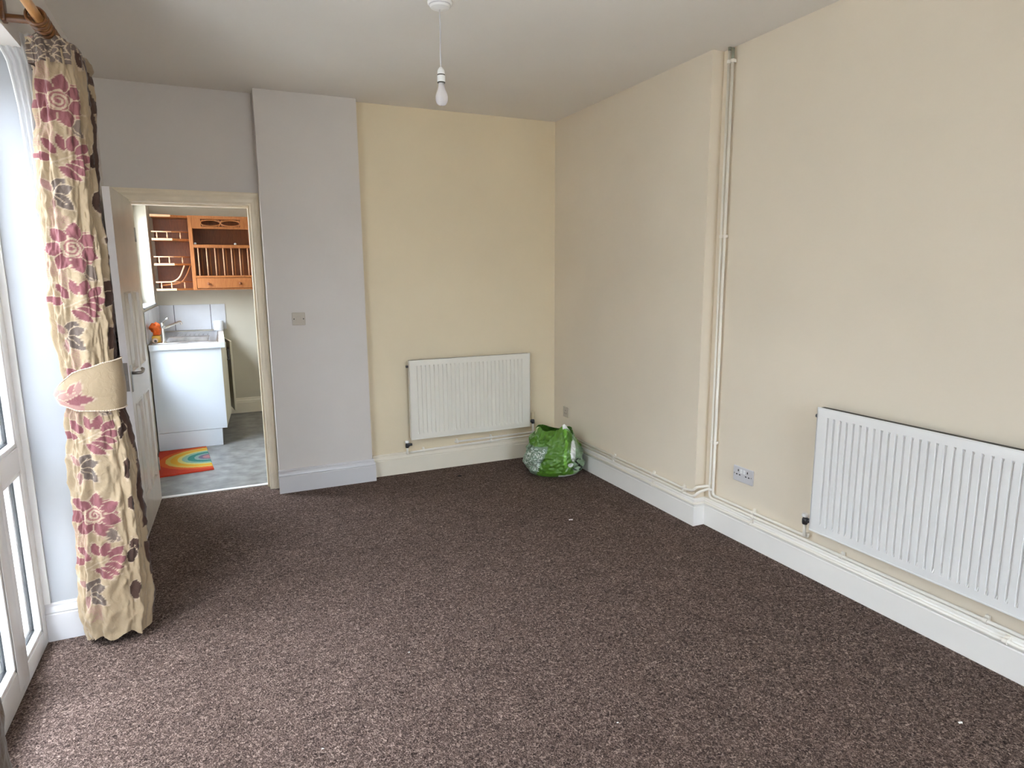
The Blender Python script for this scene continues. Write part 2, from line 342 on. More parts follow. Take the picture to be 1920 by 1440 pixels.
# ---------------------------------------------------------------- french doors (window_1) and the yard outside
fr_ = BM()
FX0, FX1 = XF-.07, XF
def rail(bm, y0, y1, z0, z1, x0=FX0, x1=FX1, bev=.006): add_box(bm, x0, x1, y0, y1, z0, z1, bev)
rail(fr_, 3.005, YJ-.004, 0, 2.335); rail(fr_, 2.69, 2.765, 0, 2.335); rail(fr_, YW, 1.32, 0, 2.335)
rail(fr_, 1.32, 2.69, 0, .045); rail(fr_, 2.765, 3.005, 0, .075); rail(fr_, YW, YJ-.004, 2.265, 2.335); rail(fr_, 2.765, 3.005, .76, .855)
W1 = struct('window_1', fr_, upvc, smooth='auto')
def sash(y0, y1, z0, z1, x1=XF, fw=.075, parent=None, name='glazing'):
    # glazing bead ring, black gasket, spacer bar and pane for one light
    bm = BM(); b = .018
    for a in ((y0, y0+b, z0, z1), (y1-b, y1, z0, z1), (y0, y1, z0, z0+b), (y0, y1, z1-b, z1)): add_box(bm, x1-.030, x1-.004, *a, .004)
    obj('glazing_bead', bm, upvc, parent)
    bm = BM(); g0 = b+.0
    for a in ((y0+g0-.001, y0+g0+.003, z0+g0, z1-g0), (y1-g0-.003, y1-g0+.001, z0+g0, z1-g0), (y0+g0, y1-g0, z0+g0, z0+g0+.005), (y0+g0, y1-g0, z1-g0-.005, z1-g0)): add_box(bm, x1-.038, x1-.028, *a)
    obj('gasket', bm, gasket, parent)
    box('glass_pane', (x1-.034, x1-.030, y0+.01, y1-.01, z0+.01, z1-.01), glass, parent)
    bm = BM()
    for a in ((y0, y0+.035, z0, z1), (y1-.035, y1, z0, z1), (y0+.035, y1-.035, z0, z0+.035), (y0+.035, y1-.035, z1-.035, z1)): add_box(bm, x1-.068, x1-.040, *a)
    obj('outer_bead', bm, upvc, parent)
sash(2.765, 3.005, .075, .76, parent=W1); sash(2.765, 3.005, .855, 2.265, parent=W1)
# two door leaves hung in the frame
for i, (a, b) in enumerate(((2.006, 2.686), (1.324, 2.002))):
    bm = BM(); x0, x1 = XF-.055, XF+.012; s = .085
    rail(bm, a, a+s, .05, 2.26, x0, x1); rail(bm, b-s, b, .05, 2.26, x0, x1); rail(bm, a+s, b-s, .05, .05+s, x0, x1); rail(bm, a+s, b-s, 2.26-s, 2.26, x0, x1); rail(bm, a+s, b-s, .74, .84, x0, x1)
    d = struct('door_%d' % (i+2), bm, upvc, smooth='auto')
    sash(a+s, b-s, .05+s, .74, x1, parent=d); sash(a+s, b-s, .84, 2.26-s, x1, parent=d)
sbox('floor_patio', [(-6, -.87, -2, 9, -.25, -.12)], patio_m)
sbox('wall_yard', [(-2.9, -2.7, -2, 9, -.12, 2.5)], outwall)
bm = BM(); add_lathe(bm, [(0, 0), (.012, 0), (.012, .004), (.005, .006), (.005, .02), (0, .021)], (0, 0, 0), 'y', 16); add_tube(bm, fillet([(0, .016, 0), (0, .022, -.02), (0, .03, -.022), (0, .034, -.008)], .006), .003, 8)
hk = obj('wall_hook', bm, plast_b, smooth=True); hk.rotation_euler = (0, 0, math.pi); hk.location = (-.728, YJ-.018, 1.985)
tag(hk, 'tiny white hook screwed to the window reveal high at the left edge', 'hook')

# ---------------------------------------------------------------- open panelled door to the kitchen
DW, DT, DH = .752, .036, 1.972
hinge = Vector((-.456, 4.828, .008)); ddir = Vector((-.030, -1, 0)).normalized()
dr = bpy.data.objects.new('door_1', None); C.objects.link(dr); dr['kind'] = 'structure'; dr.location = hinge
# local frame: u along the leaf (from hinge), v through thickness (towards +x side), z up
dn = Vector((-ddir.y, ddir.x, 0))
if dn.x < 0: dn = -dn
def leafmat(o):
    m = Matrix((ddir, dn, Vector((0, 0, 1)))).transposed().to_4x4(); o.data.transform(m); o.location = (0, 0, 0)
    o.data.flip_normals() if m.determinant() < 0 else None
PAN = [(.095, .335, .955, 1.415), (.415, .655, .955, 1.415), (.095, .335, .19, .785), (.415, .655, .19, .785)]
PAN = [(a, b, c, d) for a, b, c, d in PAN]
us = sorted({0, DW, *[q for p_ in PAN for q in p_[:2]]}); zs = sorted({0, DH, *[q for p_ in PAN for q in p_[2:]]})
bm = BM()
for i in range(len(us)-1):
    for j in range(len(zs)-1):
        if any(p_[0] <= us[i] and us[i+1] <= p_[1] and p_[2] <= zs[j] and zs[j+1] <= p_[3] for p_ in PAN): continue
        add_box(bm, us[i], us[i+1], -DT, 0, zs[j], zs[j+1])
lf = obj('door_leaf', bm, door_m, dr); leafmat(lf)
for (a, b, c, d) in PAN:
    bm = BM()
    for sgn, v0 in ((1, 0), (-1, -DT)):
        steps = [(0, 0), (.004, .003), (.010, .003), (.014, -.012), (.034, -.014), (.040, -.014), (.062, -.005), (.066, -.004)]
        prev = None
        for q, dep in steps:
            ring = [bm.verts.new((x, v0+sgn*dep, z)) for x, z in ((a+q, c+q), (b-q, c+q), (b-q, d-q), (a+q, d-q))]
            if prev:
                for k in range(4): bm.faces.new((prev[k], prev[(k+1) % 4], ring[(k+1) % 4], ring[k]))
            prev = ring
        bm.faces.new(prev)
    pn = obj('door_panel', bm, door_m, dr); leafmat(pn)
for sgn in (1, -1):
    bm = BM(); v = 0 if sgn == 1 else -DT
    add_box(bm, DW-.075, DW-.035, min(v, v+sgn*.004), max(v, v+sgn*.004), .86, 1.01, .0015)
    hp = obj('door_handle', bm, handle_m, dr, 'auto'); leafmat(hp)
    bm = BM()
    add_tube(bm, fillet([(DW-.055, v+sgn*.003, .965), (DW-.055, v+sgn*.048, .965), (DW-.10, v+sgn*.052, .965), (DW-.155, v+sgn*.050, .972), (DW-.165, v+sgn*.040, .975)], .02), .0085, 12)
    lv = obj('lever', bm, handle_m, hp, True); lv.location = (0, 0, 0); leafmat(lv)
    bm = BM(); add_lathe(bm, [(0, 0), (.007, 0), (.007, .003), (0, .003)], (DW-.055, v, .90), 'y', 16)
    ke = obj('keyhole', bm, black_m, hp, True); leafmat(ke)
bm = BM(); add_box(bm, DW, DW+.002, -DT+.006, -.006, .87, 1.03, .0008); add_box(bm, DW+.001, DW+.012, -DT+.012, -.013, .93, .965, .002)
bm2 = BM(); add_box(bm2, DW, DW+.0012, -DT, 0, .002, DH-.002); de = obj('door_edge', bm2, edge_lit, dr); leafmat(de)
lt = obj('latch_plate', bm, handle_m, dr); leafmat(lt)
bm = BM()
for z in (.2, 1.72): add_lathe(bm, [(0, 0), (.006, 0), (.006, .09), (0, .09)], (-.004, .002, z), 'z', 12)
hg = obj('hinge', bm, handle_m, dr, True); leafmat(hg)
# black coat hook on the wall behind the door
bm = BM(); add_box(bm, 0, .004, -.012, .012, -.03, .03, .001); add_tube(bm, fillet([(.002, 0, .01), (.035, 0, .0), (.05, 0, .03)], .012), .005, 8); add_tube(bm, fillet([(.002, 0, -.015), (.03, 0, -.03), (.04, 0, -.01)], .01), .005, 8)
hk = obj('coat_hook', bm, black_m, smooth='auto'); hk.location = (XL, 4.52, 1.13)
tag(hk, 'black coat hook on the left wall, seen between curtain and open door', 'hook')

# ---------------------------------------------------------------- radiators
def radiator(name, label, cat_m, L, capm_, valve_side, group, edge_m):
    # local: u along length 0..L, depth -v towards the room, z up; returned as root with parts in local space
    root = thing(name, label, 'radiator', group=None)
    z0, z1 = .275, .877
    D = .048
    # corrugated front panel
    pitch = .0333; n = int((L-.07)/pitch); start = (L-n*pitch)/2
    prof = [(0, 0), (.10, 0), (.18, .0105), (.36, .0105), (.46, 0), (1, 0)]
    cols = [(0, 0)]
    for i in range(n):
        for q, dd in prof[:-1]: cols.append((start+(i+q)*pitch, dd))
    cols.append((start+n*pitch, 0)); cols.append((L, 0))
    rows = [(z0, 0), (z0+.036, 0), (z0+.050, 1), (z1-.052, 1), (z1-.040, 0), (z1-.006, 0), (z1, -.4)]
    bm = BM(); grid = []
    for z, f in rows: grid.append([bm.verts.new((u, -D+max(dd*f, 0) + (.003 if f < 0 else 0), z)) for u, dd in cols])
    for a, b in zip(grid, grid[1:]):
        for k in range(len(cols)-1): bm.faces.new((a[k], a[k+1], b[k+1], b[k]))
    # returns round the rim
    bmesh.ops.solidify(bm, geom=bm.faces[:], thickness=.0015)
    obj('front_panel', bm, cat_m, root, 'auto')
    bm = BM(); add_box(bm, .006, L-.006, -D+.019, -.008, z0+.02, z1-.001)  # dark block standing in for the shade between panel and wall
    obj('gap_shade', bm, rad_dark, root)
    for q in (0, L-.006):
        bm = BM(); add_box(bm, q, q+.006, -D, -.012, z0+.006, z1-.003, .002); obj('side_trim', bm, edge_m, root)
    bm = BM(); add_box(bm, 0, L, -D-.001, -D+.005, z1-.004, z1+.0015, .0015)
    obj('top_seam', bm, edge_m, root)
    bm = BM(); add_box(bm, 0, L, -D-.001, -D+.004, z0-.004, z0+.004, .0015)
    obj('bottom_seam', bm, edge_m, root)
    for q in (.16, L-.2):
        bm = BM(); add_box(bm, q, q+.04, -.027, 0, z0+.08, z1-.05, .002); obj('bracket', bm, edge_m, root)
    bm = BM(); add_lathe(bm, [(0, -.004), (.009, -.004), (.009, .012), (.004, .013), (.004, .018), (0, .018)], (0, -D+.02, z1-.045), 'x', 14)
    vt = obj('air_vent', bm, metal_d, root, 'auto'); vt.location = (-.014, 0, 0)
    return root
def lockshield(parent, u, v, ztap, zpipe, cap, flip=1, tall=False):
    # vertical valve beside the radiator end: tail to the panel, body, cap, drop pipe
    bm = BM(); add_lathe(bm, [(0, -.022), (.012, -.022), (.014, -.014), (.014, .004), (.011, .008), (.011, .016), (0, .016)], (u, v, ztap), 'z', 16)
    add_lathe(bm, [(0, 0), (.013, 0), (.013, .018), (.009, .02), (.009, .038), (0, .038)], (u, v, ztap), 'x', 12) if flip > 0 else add_lathe(bm, [(0, 0), (.013, 0), (.013, -.018), (.009, -.02), (.009, -.038), (0, -.038)], (u, v, ztap), 'x', 12)
    b = obj('valve', bm, metal_d, parent, 'auto')
    hcap = .075 if tall else .032
    bm = BM(); add_lathe(bm, [(0, .016), (.014, .016), (.0165, .022), (.0155, hcap-.004), (.012, hcap), (0, hcap+.001)], (u, v, ztap), 'z', 18)
    obj('valve_cap', bm, cap, b, 'auto')
    bm = BM(); add_tube(bm, [(u, v, ztap-.022), (u, v, zpipe)], .0078, 12); obj('drop_pipe', bm, pipe_m, b, True)
    return b
r1 = radiator('radiator', 'shorter cream panel radiator on the back wall beside the green bag', rad_c, 1.0, capm, 0, None, rad_c)
lockshield(r1, -.028, -.022, .232, .160, plast_b)
lockshield(r1, 1.035, -.026, .312, .185, capm, -1, True)
r1.location = (1.25, YB-.03, 0)
r2 = radiator('radiator', 'large white radiator on the right wall, cut off by the frame edge', rad_m, 1.4, plast_b, 0, None, rad_m)
lockshield(r2, -.050, -.018, .300, .215, plast_b)
r2.location = (XN-.03, 2.088, 0); r2.rotation_euler = (0, 0, -math.pi/2)

# ---------------------------------------------------------------- heating pipes
PR = .0078
def clip(parent, p, n, up=(0, 0, 1), r=PR):
    # saddle clip: short collar round the pipe with a foot against the wall; n = direction from pipe to wall
    bm = BM(); p = Vector(p); n = Vector(n); up = Vector(up); ax = n.cross(up).normalized()
    ring = []
    for s in (-.008, .008):
        for rr in (r+.0042,):
            ring.append([bm.verts.new(p+ax*s+(n*math.cos(a)+up*math.sin(a))*rr) for a in [2*math.pi*k/16 for k in range(16)]])
    for k in range(16): bm.faces.new((ring[0][k], ring[0][(k+1) % 16], ring[1][(k+1) % 16], ring[1][k]))
    bm.faces.new(ring[0][::-1]); bm.faces.new(ring[1])
    # foot with a lug
    o = obj('pipe_clip', bm, pipe_m, parent, 'auto'); 
    bm = BM(); c = p+n*.012; m = Matrix((ax, n, up)).transposed().to_4x4(); m.translation = c
    add_box(bm, -.008, .008, -.006, .006, -r-.001, r+.012, .0015); bm.transform(m)
    f = obj('clip_lug', bm, pipe_m, o)
    return o
def pipe(name, label, pts, rad=.03, clips=(), seg=14, r=PR):
    bm = BM(); add_tube(bm, fillet(pts, rad), r, seg)
    o = obj(name, bm, pipe_m, None, True); tag(o, label, 'pipe')
    for c in clips: clip(o, *c)
    return o
xn, xr = XN-.020, XR-.020
W = (1, 0, 0)
ZA, ZB, ZC = .207, .185, .143
yr1, yr2 = 2.840, 2.814
# riser 1 (left) turning into the middle pipe along the right wall
pipe('heating_pipe', 'left one of two cream riser pipes, turning along the wall as the middle pipe',
     [(xn-.004, yr1, 2.665), (xn-.004, yr1, ZB), (xn-.004, yr1-.06, ZB), (xn-.004, .1, ZB), (xn-.004, YR+.01, ZB)], .04,
     [((xn-.004, yr1, z), W, (0, 1, 0)) for z in (2.605, 1.70, .526)] + [((xn-.004, y, ZB), W) for y in (2.497, 1.943, 1.314, .6)])
pipe('heating_pipe', 'right one of two cream riser pipes, ending at the white radiator valve',
     [(xn-.004, yr2, 2.60), (xn-.004, yr2, ZA), (xn-.004, yr2-.05, ZA), (xn-.004, 2.20, ZA), (xn-.004, 2.137, ZA), (xn-.004, 2.137, ZA+.02)], .035,
     [((xn-.004, yr2, z), W, (0, 1, 0)) for z in (2.605, 1.70, .526)] + [((xn-.004, 2.497, ZA), W)])
# low pipe on the skirting: round the projecting corner
sk = .020
pipe('heating_pipe', 'lowest cream pipe on the skirting, bending round the projecting wall corner',
     [(XR-sk-.009, 4.55, ZC+.002), (XR-sk-.009, YE-sk-.009, ZC), (XN-sk-.009, YE-sk-.009, ZC), (XN-sk-.009, YR+.01, ZC)], .018,
     [((XR-sk-.009, y, ZC), W) for y in (3.29,)] + [((XN-sk-.009, y, ZC), W) for y in (2.508, 1.238)])
pipe('heating_pipe', 'upper cream pipe on the far right wall, bridging the corner to the risers',
     [(xr, 4.60, ZA+.012), (xr, 3.10, ZA+.004), (xr, 2.97, ZA), (xr-.004, 2.895, ZA+.015), (xr+.0, 2.868, ZA+.045), (xn-.004, 2.855, ZA+.045), (xn-.004, yr1, ZA+.045)], .035,
     [((xr, y, ZA+.003), W) for y in (3.75, 3.29, 2.985)])
pipe('heating_pipe', 'second cream pipe on the far right wall, joining the bridge at the corner',
     [(xr, 4.60, ZB+.012), (xr, 3.10, ZB+.002), (xr, 2.955, ZB-.004), (xr-.010, 2.880, ZB+.004), (xr+.004, 2.852, ZB+.040), (xn-.012, 2.842, ZA+.032), (xn-.006, yr2, ZA+.032)], .035,
     [((xr, y, ZB+.001), W) for y in (3.75, 2.985)])
# back wall pipes under the cream radiator
WB = (0, 1, 0)
yb = YB-.020
pipe('heating_pipe', 'cream pipe running under the back radiator from its left valve',
     [(1.222, yb, .160), (1.40, yb, .168), (1.926, yb, .176), (2.40, yb, .186), (XR-.03, yb, .190)], .02,
     [((x, yb, z), WB) for x, z in ((1.36, .167), (1.926, .176))])
pipe('heating_pipe', 'short upper cream pipe under the back radiator with a capped end',
     [(1.615, yb, .203), (1.9, yb, .204), (2.30, yb, .208), (XR-.03, yb, .212)], .02,
     [((x, yb, z), WB) for x, z in ((1.635, .203), (1.926, .204))])
bm = BM(); add_tube(bm, [(xn-.004, yr2, 2.60), (xn-.004, yr2, 2.668)], .0085, 14)
add_tube(bm, [(xn-.004, yr1, 2.66), (xn-.004, yr1, 2.678)], .0085, 14)
tag(obj('pipe_sleeve', bm, copper, None, True), 'unpainted greenish pipe end at the top of the risers by the ceiling', 'pipe')

# ---------------------------------------------------------------- electrical plates
def sockets():
    t = thing('wall_socket', 'white double socket on the right wall between risers and radiator', 'socket', (XN, 2.600, .388))
    bm = BM(); add_box(bm, XN-.010, XN, 2.527, 2.673, .345, .431, .003); obj('face_plate', bm, plast, t)
    for y in (2.634, 2.566):
        bm = BM()
        for dy, z, a, b in ((0, .409, .004, .008), (-.011, .385, .0065, .004), (.011, .385, .0065, .004)):
            add_box(bm, XN-.0108, XN-.009, y+dy-a/2*1.6, y+dy+a/2*1.6, z-b/1.3, z+b/1.3)
        obj('pin_holes', bm, black_m, t)
    for y in (2.611, 2.589):
        bm = BM(); add_box(bm, XN-.014, XN-.009, y-.0075, y+.0075, .396, .418, .0015); obj('switch', bm, plast_b, t)
    for y in (2.663, 2.537):
        bm = BM(); add_lathe(bm, [(0, 0), (.0035, 0), (.0035, .001), (0, .001)], (XN-.0112, y, .388), 'x', 12); obj('screw', bm, handle_m, t)
sockets()
t = thing('wall_switch', 'square connection plate with two screws on the chimney breast', 'switch', (.490, YC, 1.215))
bm = BM(); add_box(bm, .447, .533, YC-.009, YC, 1.172, 1.258, .003); obj('face_plate', bm, plast_p, t)
bm = BM(); add_box(bm, .472, .502, YC-.0105, YC-.008, 1.205, 1.232, .001); obj('fuse_carrier', bm, plast_p, t)
for x in (.459, .521):
    bm = BM(); add_lathe(bm, [(0, 0), (.0042, 0), (.0042, .0015), (0, .0015)], (x, YC-.0105, 1.215), 'y', 12); obj('screw', bm, rad_dark, t)
t = thing('wall_socket', 'painted-over single socket low on the far right wall above the green bag', 'socket', (XR, 4.475, .395))
bm = BM(); add_box(bm, XR-.010, XR, 4.432, 4.518, .352, .438, .003); obj('face_plate', bm, plast_p, t)
bm = BM(); add_box(bm, XR-.012, XR-.009, 4.444, 4.456, .405, .425, .001); obj('switch', bm, plast_p, t)
bm = BM()
for dy, z in ((0, .408), (-.011, .384), (.011, .384)): add_box(bm, XR-.0108, XR-.009, 4.478+dy-.003, 4.478+dy+.003, z-.004, z+.004)
obj('pin_holes', bm, rad_dark, t)

# ---------------------------------------------------------------- pendant lamp
LX, LY = .980, 2.90
t = thing('pendant_lamp', 'bare bulb pendant hanging from the ceiling rose, switched off', 'lamp', (LX, LY, H))
bm = BM(); add_lathe(bm, [(0, 0), (.054, 0), (.054, -.008), (.047, -.014), (.041, -.025), (.020, -.030), (.008, -.033), (0, -.033)], (LX+.002, LY, H), 'z', 40); rose = obj('ceiling_rose', bm, plast_b, t, 'auto')
bm = BM(); add_lathe(bm, [(.0475, -.012), (.049, -.0145), (.0475, -.017), (.044, -.017)], (LX+.002, LY, H), 'z', 40); obj('rose_seam', bm, plast, rose, True)
bm = BM(); add_tube(bm, [(LX, LY, H-.030), (LX+.001, LY, H-.12), (LX-.001, LY, H-.20), (LX, LY, 2.405)], .0032, 8); obj('flex', bm, plast, t, True)
bm = BM(); add_lathe(bm, [(0, 2.412), (.006, 2.412), (.012, 2.404), (.0155, 2.395), (.0165, 2.383), (.0165, 2.380)], (LX, LY, 0), 'z', 28)
add_lathe(bm, [(.0155, 2.380), (.0155, 2.377), (.0175, 2.376), (.018, 2.352), (.0175, 2.349), (.0155, 2.348), (0, 2.348)], (LX, LY, 0), 'z', 28)
hd = obj('lamp_holder', bm, plast_b, t, 'auto')
bm = BM(); add_lathe(bm, [(.0168, 2.3815), (.0172, 2.379), (.0168, 2.3765)], (LX, LY, 0), 'z', 28); obj('skirt_ring', bm, rad_dark, hd, True)
bm = BM(); add_lathe(bm, [(.0172, 2.351), (.0180, 2.3475), (.0165, 2.345), (0, 2.345)], (LX, LY, 0), 'z', 28); obj('skirt_ring', bm, rad_dark, hd, True)
prof = [(.0125, 2.346), (.0130, 2.336), (.0150, 2.325), (.0185, 2.313), (.0245, 2.300), (.0295, 2.287), (.0315, 2.274), (.0300, 2.260), (.0255, 2.248), (.018, 2.2395), (.008, 2.2355), (0, 2.235)]
bm = BM(); add_lathe(bm, [(.0125+(r-.0125)*.82 if z < 2.34 else r, 2.346+(z-2.346)*.86) for r, z in prof], (LX, LY, 0), 'z', 36); obj('light_bulb', bm, bulbglass, t, True)

# ---------------------------------------------------------------- curtain
rng = np.random.default_rng(3)
def vnoise(u, v, seed=0):
    u = np.asarray(u, float); v = np.asarray(v, float); g = np.random.default_rng(seed).random((64, 64))
    iu = np.floor(u).astype(int); iv = np.floor(v).astype(int); fu = u-iu; fv = v-iv; fu = fu*fu*(3-2*fu); fv = fv*fv*(3-2*fv)
    G = lambda a, b: g[a % 64, b % 64]
    return (G(iu, iv)*(1-fu)+G(iu+1, iv)*fu)*(1-fv)+(G(iu, iv+1)*(1-fu)+G(iu+1, iv+1)*fu)*fv-.5
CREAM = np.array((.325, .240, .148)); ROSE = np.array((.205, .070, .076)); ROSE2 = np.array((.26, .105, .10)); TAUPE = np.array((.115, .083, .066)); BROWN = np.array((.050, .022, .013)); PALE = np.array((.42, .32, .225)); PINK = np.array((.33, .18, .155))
def petal(col, s, z, cx, cz, ang, r0, L, wd, c, outline=True, vein=False):
    dx = s-cx; dz = z-cz; ca, sa = math.cos(ang), math.sin(ang)
    u = (dx*ca+dz*sa-r0)/L; v_ = (-dx*sa+dz*ca)
    ok = (u > -.12) & (u < 1.12); uu = np.clip(u, 0, 1)
    hw = wd*np.sin(np.pi*uu**.85)**.8
    if outline: col[ok & (np.abs(v_) < hw+.0035)] = PALE
    inner = (u > 0.02) & (u < .98) & (np.abs(v_) < hw)
    col[inner] = c
    if vein: col[inner & (np.abs(v_) < .0016) & (u < .7)] = PALE
def flower(col, s, z, cx, cz, R=.095, rot=0, dark=()):
    for k in range(8): petal(col, s, z, cx, cz, rot+k*math.pi/4+.3, R*.33, R*.56, R*.22, ROSE2)
    for k in range(7): petal(col, s, z, cx, cz, rot+k*2*math.pi/7, R*.26, R*.78, R*.27, ROSE)
    d = np.hypot(s-cx, z-cz); a = np.arctan2(z-cz, s-cx); wob = 1+.10*np.sin(5*a+rot)
    col[d < R*.40*wob] = PALE
    sw = np.sin(d/R*42+a*1.0); ring = (d < R*.36*wob) & (sw > .05); col[ring] = ROSE2
    col[(d < R*.05)] = ROSE
def spray(col, s, z, cx, cz, k=1, rot=0, c=ROSE):
    def P(dx, dz): return cx+dx*k, cz+dz*k
    # stem arc with long leaves like a fan
    data = [(-.045, -.005, 2.75, .058, .014), (-.030, .010, 2.15, .062, .014), (-.005, .022, 1.85, .055, .014), (.008, .020, 1.25, .056, .018), (.022, .012, .62, .062, .018),
            (.020, .002, .02, .066, .015), (.004, -.008, -.32, .066, .014), (-.012, -.018, -.50, .072, .014), (-.030, -.025, -.62, .075, .014)]
    for dx, dz, an, L, wd in data:
        x, y = P(dx, dz); petal(col, s, z, x, y, an+rot, .004*k, L*k, wd*k, c)
    # stem
    t_ = np.clip((s-(cx-.05*k))/(.075*k), 0, 1); zz = cz-.02*k+.035*k*t_
    col[(np.abs(z-zz) < .0028) & (s > cx-.05*k) & (s < cx+.025*k)] = PALE
def taupe(col, s, z, cx, cz, k=1, c=TAUPE):
    petal(col, s, z, cx, cz, .9, .006*k, .062*k, .024*k, c, vein=True); petal(col, s, z, cx, cz, .35, .010*k, .060*k, .018*k, c)
    petal(col, s, z, cx, cz, -.75, .006*k, .078*k, .022*k, c, vein=True); petal(col, s, z, cx, cz, -1.6, .012*k, .055*k, .010*k, PINK*.8); petal(col, s, z, cx, cz, 2.0, .008*k, .050*k, .009*k, PINK*.9)
def scribble(col, s, z, cx, cz, w_, h_):
    m_ = (np.abs(s-cx) < w_) & (np.abs(z-cz) < h_) & (np.sin((z*.9+s*.5)*900+6*vnoise(s*60+9, z*60+9, 5)) > .35) & (vnoise(s*35+50, z*35+50, 6) > -.12)
    col[m_] = PINK
TAB = np.array([(2.40, -.560, -.425), (2.378, -.565, -.418), (2.343, -.562, -.412), (2.31, -.546, -.398), (2.237, -.544, -.394), (2.163, -.548, -.390), (2.051, -.555, -.391), (1.937, -.564, -.393), (1.744, -.572, -.395),
                (1.544, -.578, -.388), (1.341, -.580, -.389), (1.236, -.577, -.392), (1.151, -.566, -.397), (1.087, -.552, -.410), (1.03, -.550, -.412), (.98, -.572, -.392), (.913, -.575, -.377), (.691, -.584, -.366), (.462, -.592, -.362), (.228, -.606, -.362), (.133, -.614, -.358), (.058, -.600, -.372), (.035, -.596, -.376)])
def curtain_surface(NZ, NT, z0, z1, tab, yc=2.972, b=.055, bz=None, full=True, seed=0, amp=1.0):
    zz = np.linspace(z1, z0, NZ); th = np.linspace(0, 2*np.pi, NT, endpoint=False)
    Z, T = np.meshgrid(zz, th, indexing='ij')
    o = np.argsort(tab[:, 0]); xl = np.interp(Z, tab[o, 0], tab[o, 1]); xr_ = np.interp(Z, tab[o, 0], tab[o, 2])
    xc = (xl+xr_)/2; a = (xr_-xl)/2
    if bz is not None: b = np.interp(Z, bz[0], bz[1]); yc = 2.905+b
    # th = 0 is right, pi/2 front (-y), pi left, 3pi/2 back
    cx = np.cos(T); sy = np.sin(T)
    ex = np.sign(cx)*np.abs(cx)**.72; ey = np.sign(sy)*np.abs(sy)**.72
    X = xc+a*ex; Y = yc-b*ey
    per = T*.10
    # folds: shallow in front, deeper at right side and back
    side = np.clip(.4+.6*(1-np.abs(sy)), 0, 1)+np.where(sy < 0, .5, 0)
    fold = np.sin(T*9+1.1*np.sin(Z*2.1)+1.4*vnoise(T*2+3, Z*3, 11+seed))*.0062*side*amp + np.sin(T*15+Z*3+2*vnoise(T*2+20, Z*5, 12+seed))*.0030*amp
    cr = (vnoise(T*6, Z*14+2*vnoise(T*3, Z*6, 13), 14+seed)*.010+vnoise(T*13, Z*34, 15+seed)*.0060+vnoise(T*25, Z*60, 16+seed)*.0026)*amp
    ridged = (.5-np.abs(vnoise(T*5+7+Z*4, Z*11+T*2, 17+seed))*2)*.006*amp
    d = fold+cr+ridged
    nx = cx; ny = -sy
    X2 = X+nx*d; Y2 = Y+ny*d
    s = np.where(sy >= -.15, xc+a*ex, xc+np.sign(cx)*(a+.10*(-sy)))
    s = s+np.where((cx > 0), (.5-np.abs(sy)*.5)*b*1.1*(cx > .6), 0)
    return X2, Y2, Z, s
def grid_obj(name, X, Y, Z, col, m, parent=None, closed=True, capb=False):
    NZ, NT = X.shape; co = np.stack([X, Y, Z], -1).reshape(-1, 3)
    idx = np.arange(NZ*NT).reshape(NZ, NT); nt_ = NT if closed else NT-1
    a = idx[:-1, :nt_]; b = np.roll(idx, -1, 1)[:-1, :nt_]; c = np.roll(idx, -1, 1)[1:, :nt_]; d = idx[1:, :nt_]
    F = np.stack([a, b, c, d], -1).reshape(-1, 4)
    me = bpy.data.meshes.new(name); me.vertices.add(len(co)); me.vertices.foreach_set('co', co.ravel())
    me.loops.add(F.size); me.loops.foreach_set('vertex_index', F.ravel().astype(np.int32)); me.polygons.add(len(F))
    me.polygons.foreach_set('loop_start', np.arange(0, F.size, 4, dtype=np.int32)); me.polygons.foreach_set('use_smooth', np.ones(len(F), bool))
    me.update(calc_edges=True); me.validate()
    if col is not None:
        at = me.color_attributes.new('print', 'FLOAT_COLOR', 'POINT'); cc = np.ones((len(co), 4)); cc[:, :3] = col.reshape(-1, 3); at.data.foreach_set('color', cc.ravel())
    o = bpy.data.objects.new(name, me); C.objects.link(o); me.materials.append(m)
    if parent: o.parent = parent; o.location = -wloc(parent)
    return o
def paint(s, z):
    col = np.tile(CREAM, s.shape+(1,)).astype(float)
    col *= (1+.10*vnoise(s*30+5, z*10, 21))[..., None]
    P = .5217
    for k in range(-1, 4):
        zf = 2.133-P*k; dx = (-.468, -.482, -.491, -.515, -.53)[max(0, min(4, k))]
        scribble(col, s, z, dx-.06, zf-.10, .035, .06); scribble(col, s, z, dx+.045, zf-.085, .03, .03)
        scribble(col, s, z, dx-.045, zf-.40, .03, .05)
        taupe(col, s, z, dx-.055, zf-.325, 1.0)
        petal(col, s, z, dx+.03, zf-.085, -.6, 0, .06, .02, TAUPE*1.5); petal(col, s, z, dx+.045, zf-.06, -1.3, 0, .06, .018, TAUPE*1.3)
        spray(col, s, z, dx+.005, zf-.20, 1.08)
        flower(col, s, z, dx, zf, .092, rot=.5)
        # brown leaves towards the turned edge
        petal(col, s, z, dx+.120, zf-.12, -1.2, 0, .08, .024, BROWN); petal(col, s, z, dx+.130, zf-.16, -2.0, 0, .07, .02, BROWN*.8); petal(col, s, z, dx+.118, zf-.30, -1.7, 0, .09, .022, BROWN)
        petal(col, s, z, dx+.135, zf+.06, -1.4, 0, .07, .02, BROWN)
    return col
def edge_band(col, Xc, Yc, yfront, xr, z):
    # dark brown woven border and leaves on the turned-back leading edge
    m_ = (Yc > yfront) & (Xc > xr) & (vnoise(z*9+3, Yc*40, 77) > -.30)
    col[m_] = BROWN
ct = thing('curtain', 'cream curtain with rose flowers gathered beside the french doors', 'curtain', (-.49, 2.97, .03))
